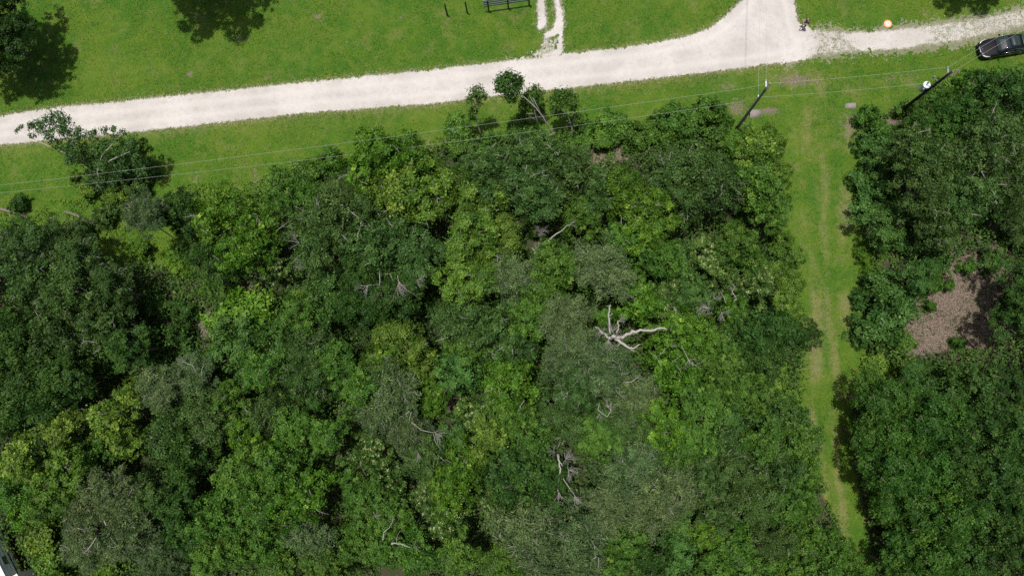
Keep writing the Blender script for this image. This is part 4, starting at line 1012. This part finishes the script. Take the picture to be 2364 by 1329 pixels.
def chain(V, E, start, pts):
    k = start
    for p, r in pts: V.append((p, r)); E.append((k, len(V) - 1)); k = len(V) - 1
    return k
pp = P(1852, 65, 0); pp.z = float(gz(pp.x, pp.y)) + .015
per = empty('person', pp, math.radians(200)); tag(per, 'person in a charcoal shirt and black shorts standing by the gravel holding a controller', 'person')
# faces +x in its own frame; legs apart along y
V = [((0, 0, .95), (.13, .15))]; E = []
ch = chain(V, E, 0, [((-.01, 0, 1.12), (.11, .14)), ((-.01, 0, 1.32), (.12, .16)), ((0, 0, 1.43), (.09, .13))])
nk = chain(V, E, ch, [((.015, 0, 1.51), .052), ((.03, 0, 1.575), (.075, .07)), ((.04, 0, 1.65), (.095, .08)), ((.035, 0, 1.735), (.07, .06))])
chain(V, E, nk - 1, [((.125, 0, 1.635), .022), ((.15, 0, 1.62), .012)])                                     # nose
for s in (-1, 1):
    chain(V, E, nk - 1, [((.035, s * .082, 1.645), .02), ((.03, s * .098, 1.65), .016)])                     # ears
    chain(V, E, 0, [((0, s * .10, .88), .095), ((.02, s * .15, .50), .062), ((.03, s * .155, .45), .058), ((.01, s * .165, .30), .055), ((0, s * .17, .09), .036), ((.02, s * .175, .045), .04), ((.14, s * .185, .035), .036), ((.19, s * .19, .03), .025)])
    w = chain(V, E, ch, [((0, s * .17, 1.41), .065), ((-.01, s * .24, 1.24), .048), ((.02, s * .25, 1.12), .042), ((.17, s * .18, 1.10), .034), ((.27, s * .115, 1.12), .026), ((.31, s * .10, 1.125), (.020, .035)), ((.345, s * .09, 1.13), (.018, .036))])
    for j, (dz, ln) in enumerate(((.024, .050), (.008, .058), (-.008, .054), (-.024, .042))):               # four fingers curled round the controller
        chain(V, E, w, [((.365, s * (.085 - .004 * j), 1.13 + dz), .009), ((.365 + ln * .5, s * .068, 1.125 + dz), .0085), ((.36 + ln * .45, s * .04, 1.115 + dz), .0075)])
    chain(V, E, w - 1, [((.325, s * .075, 1.165), .010), ((.345, s * .055, 1.175), .009)])                   # thumb on the sticks
body = skin_mesh('body', V, E, M['skin'], per)
V = [((0, 0, .93), (.135, .165))]; E = []
c2 = chain(V, E, 0, [((-.01, 0, 1.12), (.13, .165)), ((-.01, 0, 1.32), (.14, .18)), ((0, 0, 1.44), (.10, .14)), ((.01, 0, 1.47), (.065, .07))])
for s in (-1, 1): chain(V, E, c2 - 1, [((0, s * .175, 1.415), .082), ((-.01, s * .24, 1.26), .068), ((0, s * .248, 1.19), .064)])
skin_mesh('shirt', V, E, M['shirt'], per, 2)
V = [((0, 0, .97), (.14, .16)), ((0, 0, .90), (.14, .16))]; E = [(0, 1)]
for s in (-1, 1): chain(V, E, 1, [((0, s * .10, .86), .115), ((.012, s * .13, .65), .098), ((.02, s * .148, .50), .09)])
skin_mesh('shorts', V, E, M['shorts'], per, 2)
for s in (-1, 1):
    V = [((-.06, s * .172, .05), .045), ((.02, s * .176, .055), .05), ((.13, s * .186, .045), .048), ((.21, s * .192, .035), .034)]
    skin_mesh('shoe', V, [(0, 1), (1, 2), (2, 3)], M['shoe'], per, 2)
V = [((-.035, 0, 1.62), (.075, .08)), ((-.01, 0, 1.70), (.10, .09)), ((.03, 0, 1.755), (.07, .065))]
skin_mesh('hair', V, [(0, 1), (1, 2)], M['hair'], per, 2)
for s in (-1, 1):
    b = MB(); b.lathe([(.002, -.012), (.011, -.006), (.011, .006), (.002, .012)], 8, (.122, s * .034, 1.668)); b.build('eye', M['shorts'], per)
b = MB(); b.box((.131, 0, 1.588), (.01, .05, .012)); b.build('mouth', plain('lips', (.30, .12, .10), .5), per)
co = empty('controller', per.matrix_basis @ Vector((.36, 0, 1.13)), math.radians(200)); tag(co, 'small grey controller held in both hands by the person', 'controller')
b = MB(); b.box((0, 0, 0), (.085, .15, .03)); b.box((-.03, -.08, -.005), (.09, .03, .036)); b.box((-.03, .08, -.005), (.09, .03, .036)); b.build('casing', M['ctrl'], co)
b = MB(); b.box((.05, 0, .045), (.012, .16, .085), Matrix.Rotation(.35, 3, 'Y')); b.build('screen', M['shorts'], co)
for s in (-1, 1):
    b = MB(); b.tube([(-.01, s * .045, .015), (-.01, s * .045, .034)], [.006, .009], 8); b.build('stick', M['shorts'], co)

# ----------------------------------------------------------------- black sedan
M['paint'] = plain('black_car_paint', (.006, .006, .008), .6, 0, var=.05, spec=.05, coat=.8)
def glass_mat():
    g = NT('tinted_glass')
    b = g.n('BsdfPrincipled', i_Roughness=.03); b.inputs['Base Color'].default_value = (.018, .032, .032, 1); b.inputs['Specular IOR Level'].default_value = .9
    b.inputs['Coat Weight'].default_value = .6
    return g.finish(b.outputs[0])
M['glass'] = glass_mat()
M['chrome'] = plain('chrome', (.75, .77, .78), .12, 1.0, var=.03)
M['lamp'] = plain('headlight_lens', (.62, .66, .66), .12, 0, var=.1, coat=1.0)
M['red'] = plain('tail_lamp_red', (.35, .012, .012), .2, 0, var=.1, coat=1.0)
M['tyre'] = plain('tyre_rubber', (.018, .018, .018), .85)
M['rim'] = plain('alloy_rim', (.42, .43, .44), .3, .9)
M['trim'] = plain('black_trim', (.012, .012, .012), .6)

fr_ = P(2261, 116, .55); fd_ = (P(2361, 99, .55) - fr_); fd_.z = 0; fd_.normalize()
cc = fr_ + fd_ * 2.25
car = empty('parked_car', (cc.x, cc.y, float(gz(cc.x, cc.y)) + .01), math.atan2(-fd_.y, -fd_.x)); car.scale = (.91, .91, .91); tag(car, 'glossy black sedan with chrome grille parked on the grass beside the drive', 'car')
def loft(sts, close=True):
    """stations: (x, [(y, z) half profile from sill to centre line])"""
    v = []; f = []; n = len(sts[0][1])
    for x, pr in sts:
        for (y, z) in pr: v.append((x if not isinstance(x, tuple) else x[0], y, z))
        for (y, z) in reversed(pr[:-1]): v.append((x, -y, z))
    m = 2 * n - 1
    for i in range(len(sts) - 1):
        for k in range(m - 1): f.append((i * m + k, (i + 1) * m + k, (i + 1) * m + k + 1, i * m + k + 1))
        f.append((i * m + m - 1, (i + 1) * m + m - 1, (i + 1) * m, i * m))
    f.append(tuple(range(m))); f.append(tuple((len(sts) - 1) * m + k for k in reversed(range(m))))
    return v, f
def prof(w, zt, zb=.24, crown=.03):
    return [(w * .86, zb), (w * .97, zb + .12), (w, zb + .28), (w * .985, zt - .20), (w * .95, zt - .07), (w * .78, zt), (w * .4, zt + crown * .8), (0, zt + crown)]
ST = [(2.45, prof(.55, .62, .36, .01)), (2.41, prof(.70, .66, .28)), (2.28, prof(.82, .71, .24)), (2.0, prof(.885, .77, .22)), (1.5, prof(.915, .86, .22, .045)), (1.05, prof(.92, .94, .22, .045)),
      (.6, prof(.92, .97, .22)), (-.4, prof(.925, .985, .22)), (-1.3, prof(.92, .99, .22)), (-1.75, prof(.905, 1.0, .23)), (-2.15, prof(.86, .98, .26)), (-2.38, prof(.78, .93, .30)), (-2.45, prof(.62, .85, .38, .01))]
b = MB(); b.add(*loft(ST)); body = b.build('body', M['paint'], car, True)
ss = body.modifiers.new('Sub', 'SUBSURF'); ss.levels = 2; ss.render_levels = 2
def cab(wb, wt, zb, zt):
    return [(wb, zb), (wb * .985, zb + (zt - zb) * .25), (wb + (wt - wb) * .62, zb + (zt - zb) * .65), (wt, zt - .03), (wt * .85, zt), (wt * .4, zt + .018), (0, zt + .022)]
CS = [(1.12, cab(.80, .72, .90, .95)), (.75, cab(.83, .72, .92, 1.13)), (.35, cab(.845, .68, .94, 1.33)), (.05, cab(.85, .66, .95, 1.41)), (-.4, cab(.85, .655, .95, 1.445)), (-.9, cab(.84, .645, .96, 1.43)),
      (-1.25, cab(.82, .63, .97, 1.35)), (-1.6, cab(.79, .66, .98, 1.18)), (-1.95, cab(.74, .68, .95, 1.0))]
b = MB(); b.add(*loft(CS)); roof = b.build('roof', M['paint'], car, True)
ss = roof.modifiers.new('Sub', 'SUBSURF'); ss.levels = 2; ss.render_levels = 2
def panel(name, mat, pts_rows, off, parent=car):
    """a pane laid over the shell, rows of points"""
    v = []; f = []; m = len(pts_rows[0])
    for row in pts_rows: v += [Vector(p) + Vector(off) for p in row]
    for i in range(len(pts_rows) - 1):
        for k in range(m - 1): f.append((i * m + k, (i + 1) * m + k, (i + 1) * m + k + 1, i * m + k + 1))
    me = bpy.data.meshes.new(name); me.from_pydata([tuple(p) for p in v], [], f); me.update()
    me.polygons.foreach_set('use_smooth', np.ones(len(me.polygons), bool))
    o = obj(name, me, mat, parent); so = o.modifiers.new('Solid', 'SOLIDIFY'); so.thickness = .008; so.offset = 0
    return o
def top_row(x, w, z, n=7, c=.03): return [(x, w * (2 * i / (n - 1) - 1), z + c * (1 - (2 * i / (n - 1) - 1) ** 2)) for i in range(n)]
panel('windscreen', M['glass'], [top_row(1.02, .70, .985, c=.045), top_row(.75, .69, 1.135, c=.04), top_row(.42, .64, 1.305, c=.035), top_row(.14, .60, 1.400, c=.03)], (.012, 0, .024))
panel('sunroof', M['glass'], [top_row(-.02, .50, 1.436, c=.016), top_row(-.45, .50, 1.462, c=.016), top_row(-.85, .49, 1.448, c=.016)], (0, 0, .012))
panel('rear_window', M['glass'], [top_row(-1.12, .56, 1.40, c=.02), top_row(-1.45, .58, 1.28, c=.025), top_row(-1.82, .60, 1.09, c=.025)], (-.01, 0, .022))
for s in (-1, 1):
    panel('side_window', M['glass'], [[(.72, s * .80, 1.02), (.70, s * .785, 1.06)], [(.25, s * .815, 1.02), (.20, s * .72, 1.25)], [(-.22, s * .82, 1.02), (-.22, s * .69, 1.33)]], (0, s * .022, 0))
    panel('side_window', M['glass'], [[(-.30, s * .82, 1.02), (-.30, s * .69, 1.33)], [(-.8, s * .82, 1.02), (-.8, s * .68, 1.32)], [(-1.35, s * .79, 1.03), (-1.2, s * .70, 1.22)]], (0, s * .022, 0))
    panel('door_seam', M['trim'], [[(-.26, s * .935, .35), (-.25, s * .94, .60)], [(-.275, s * .935, .35), (-.265, s * .94, .60)]], (0, 0, 0))
    for x in (-.05, -1.05):
        b = MB(); b.box((x, s * .925, .84), (.17, .03, .03)); b.build('door_handle', M['chrome'], car)
    b = MB(); b.tube([(.62, s * .84, 1.0), (.60, s * .95, 1.03)], [.035, .03], 6); mi = b.build('mirror', M['paint'], car, True)
    b = MB(); b.lathe([(.03, -.07), (.085, -.05), (.09, .02), (.05, .08)], 12, (.62, s * 1.0, 1.05)); b.build('mirror_shell', M['paint'], mi, True)
    panel('headlight', M['lamp'], [[(2.26, s * .60, .715), (2.36, s * .55, .66)], [(2.14, s * .72, .735), (2.26, s * .72, .66)], [(1.92, s * .81, .765), (2.08, s * .85, .66)], [(1.70, s * .845, .80), (1.80, s * .89, .70)]], (.035, s * .015, .035))
    panel('tail_light', M['red'], [[(-2.30, s * .50, .93), (-2.42, s * .50, .80)], [(-2.25, s * .72, .92), (-2.32, s * .74, .80)], [(-2.0, s * .86, .92), (-2.05, s * .89, .80)]], (-.025, s * .01, .025))
    panel('fog_lamp_trim', M['chrome'], [[(2.36, s * .45, .40), (2.37, s * .45, .44)], [(2.30, s * .62, .40), (2.31, s * .62, .44)], [(2.24, s * .70, .42), (2.25, s * .70, .45)]], (.07, 0, 0))
    panel('roof_rail_trim', M['chrome'], [[(.75, s * .825, 1.005), (.75, s * .84, .99)], [(-.3, s * .835, 1.0), (-.3, s * .85, .985)], [(-1.4, s * .81, 1.02), (-1.4, s * .825, 1.005)]], (0, s * .025, 0))
    for x in (1.45, -1.42):
        b = MB(); w_ = empty('wheel', (x, s * .80, .33)); w_.parent = car; w_.rotation_euler = (math.pi / 2, 0, 0)
        b.lathe([(.20, -.11), (.30, -.115), (.335, -.08), (.335, .08), (.30, .115), (.20, .11)], 24); b.build('tyre', M['tyre'], w_, True)
        b = MB(); b.lathe([(.205, -.10), (.205, .10), (.08, .08)], 20); b.lathe([(.06, -.118), (.06, .118)], 12)
        for k in range(5):
            g = k * 1.2566; b.box((.12 * math.cos(g), .12 * math.sin(g), 0), (.19, .05, .225), Matrix.Rotation(g, 3, 'Z'))
        b.build('rim', M['rim'], w_)
g_ = panel('grille', M['chrome'], [top_row(2.36, .34, .655, c=.012), top_row(2.44, .36, .61, c=.012)], (.03, 0, .02))
panel('grille_mesh', M['trim'], [[(2.455, -.34, .60), (2.455, .34, .60)], [(2.46, -.30, .42), (2.46, .30, .42)]], (.012, 0, 0))
b = MB(); b.lathe([(.055, 0), (.05, .012)], 16, (2.27, 0, .752)); b.build('badge', M['chrome'], car)
b = MB()
for s in (-1, 1): b.tube([(1.10, s * .1, 1.0), (1.06, s * .58, .985)], .012, 5)
b.build('wiper', M['trim'], car)
b = MB(); b.box((-2.462, 0, .62), (.02, .5, .12)); b.build('licence_plate', M['white'], car)

# ----------------------------------------------------------------- travel trailer in the corner
M['siding'] = plain('grey_ribbed_aluminium', (.80, .82, .83), .5, .0, var=.10, scale=2)
M['roofwhite'] = plain('white_rubber_roof', (.74, .77, .77), .7, var=.08, scale=2)
M['maroon'] = plain('maroon_stripe', (.17, .018, .022), .5, var=.15)
M['cream'] = plain('cream_slide_out', (.78, .77, .68), .5, var=.12, scale=2)
tp = P(51, 1311, .7); tq = P(51 + 30, 1311 + 60, .7); td = tq - tp; td.z = 0; td.normalize()
tn = Vector((td.y, -td.x, 0)) if False else Vector((-td.y, td.x, 0))       # outward, towards the trees
tr = empty('travel_trailer', (tp.x, tp.y, 0), math.atan2(td.y, td.x)); tag(tr, 'white-roofed grey travel trailer with a maroon band tucked under the trees', 'trailer')
# local x along the wall, local +y outward from the wall
x0, x1, wd, zb, zt = -4.2, 3.6, 2.45, .62, 2.75
b = MB(); v = []; f = []
for k, z in enumerate(np.linspace(zb, zt, 13)):                                                  # wall ribs
    o_ = .0 if k % 2 == 0 else .02
    v += [(x0, o_, z), (x1, o_, z)]
    if k: q = (k - 1) * 2; f.append((q, q + 1, q + 3, q + 2))
b.add(v, f); b.build('wall', M['siding'], tr)
b = MB(); b.box(((x0 + x1) / 2, -wd / 2 - .01, (zb + zt) / 2), (x1 - x0, wd - .02, zt - zb)); b.build('shell', M['siding'], tr)
b = MB(); b.add([(x0 - .02, .05, zt), (x1 + .02, .05, zt), (x1 + .02, -wd / 2, zt + .09), (x0 - .02, -wd / 2, zt + .09), (x0 - .02, -wd - .05, zt), (x1 + .02, -wd - .05, zt),
                 (x0 - .02, .05, zt - .06), (x1 + .02, .05, zt - .06), (x0 - .02, -wd - .05, zt - .06), (x1 + .02, -wd - .05, zt - .06)],
                [(0, 1, 2, 3), (3, 2, 5, 4), (6, 7, 1, 0), (4, 5, 9, 8), (0, 3, 4, 8, 6), (1, 7, 9, 5, 2), (6, 8, 9, 7)]); rf = b.build('roof', M['roofwhite'], tr)
b = MB(); b.box((-1.5, -wd * .55, zt + .14), (.42, .42, .12)); b.build('vent', M['roofwhite'], rf)
b = MB(); b.box(((x0 + .45) / 2, .033, .80), (.45 - x0 - .02, .02, .30)); b.build('maroon_band', M['maroon'], tr)
b = MB(); b.box(((x0 + .45) / 2, .030, 1.38), (.45 - x0 - .02, .02, .10)); b.build('dark_stripe', M['trim'], tr)
b = MB(); b.box((-1.15, .032, 2.02), (.80, .03, .55)); wn = b.build('window', M['white'], tr)
b = MB(); b.box((-1.15, .05, 2.02), (.70, .02, .46)); b.build('pane', M['glass'], wn)
b = MB(); b.box((1.75, .42, 1.62), (2.6, .82, 1.85)); so_ = b.build('slide_out', M['cream'], tr)
b = MB(); b.box((1.75, .40, 2.575), (2.68, .92, .05)); b.build('slide_out_roof', M['cream'], so_)
b = MB(); b.box((1.6, .842, 1.85), (1.1, .03, .6)); w2 = b.build('window', M['white'], so_)
b = MB(); b.box((1.6, .86, 1.85), (1.0, .02, .5)); b.build('pane', M['glass'], w2)
b = MB(); b.box((.62, .30, .45), (.25, .3, .12)); b.box((.62, .30, .2), (.08, .08, .42)); b.build('step', M['maroon'], tr)
for x in (-.6, .3):
    for yy in (-.22, -wd + .22):
        w_ = empty('wheel', (x, yy, .34)); w_.parent = tr; w_.rotation_euler = (math.pi / 2, 0, 0)
        b = MB(); b.lathe([(.20, -.1), (.31, -.1), (.34, -.06), (.34, .06), (.31, .1), (.20, .1)], 20); b.build('tyre', M['tyre'], w_, True)
        b = MB(); b.lathe([(.205, -.08), (.205, .08), (.08, .05)], 16); b.build('rim', M['rim'], w_, True)
b = MB(); b.tube([(x0, -.6, .5), (x0 - 1.1, -wd / 2, .5)], .05, 6); b.tube([(x0, -wd + .6, .5), (x0 - 1.1, -wd / 2, .5)], .05, 6); b.tube([(x0 - .95, -wd / 2, 0), (x0 - .95, -wd / 2, .7)], .04, 6); b.build('hitch', M['trim'], tr)
print('triangles', sum(len(m.loops) - 2 * len(m.polygons) for m in bpy.data.meshes))
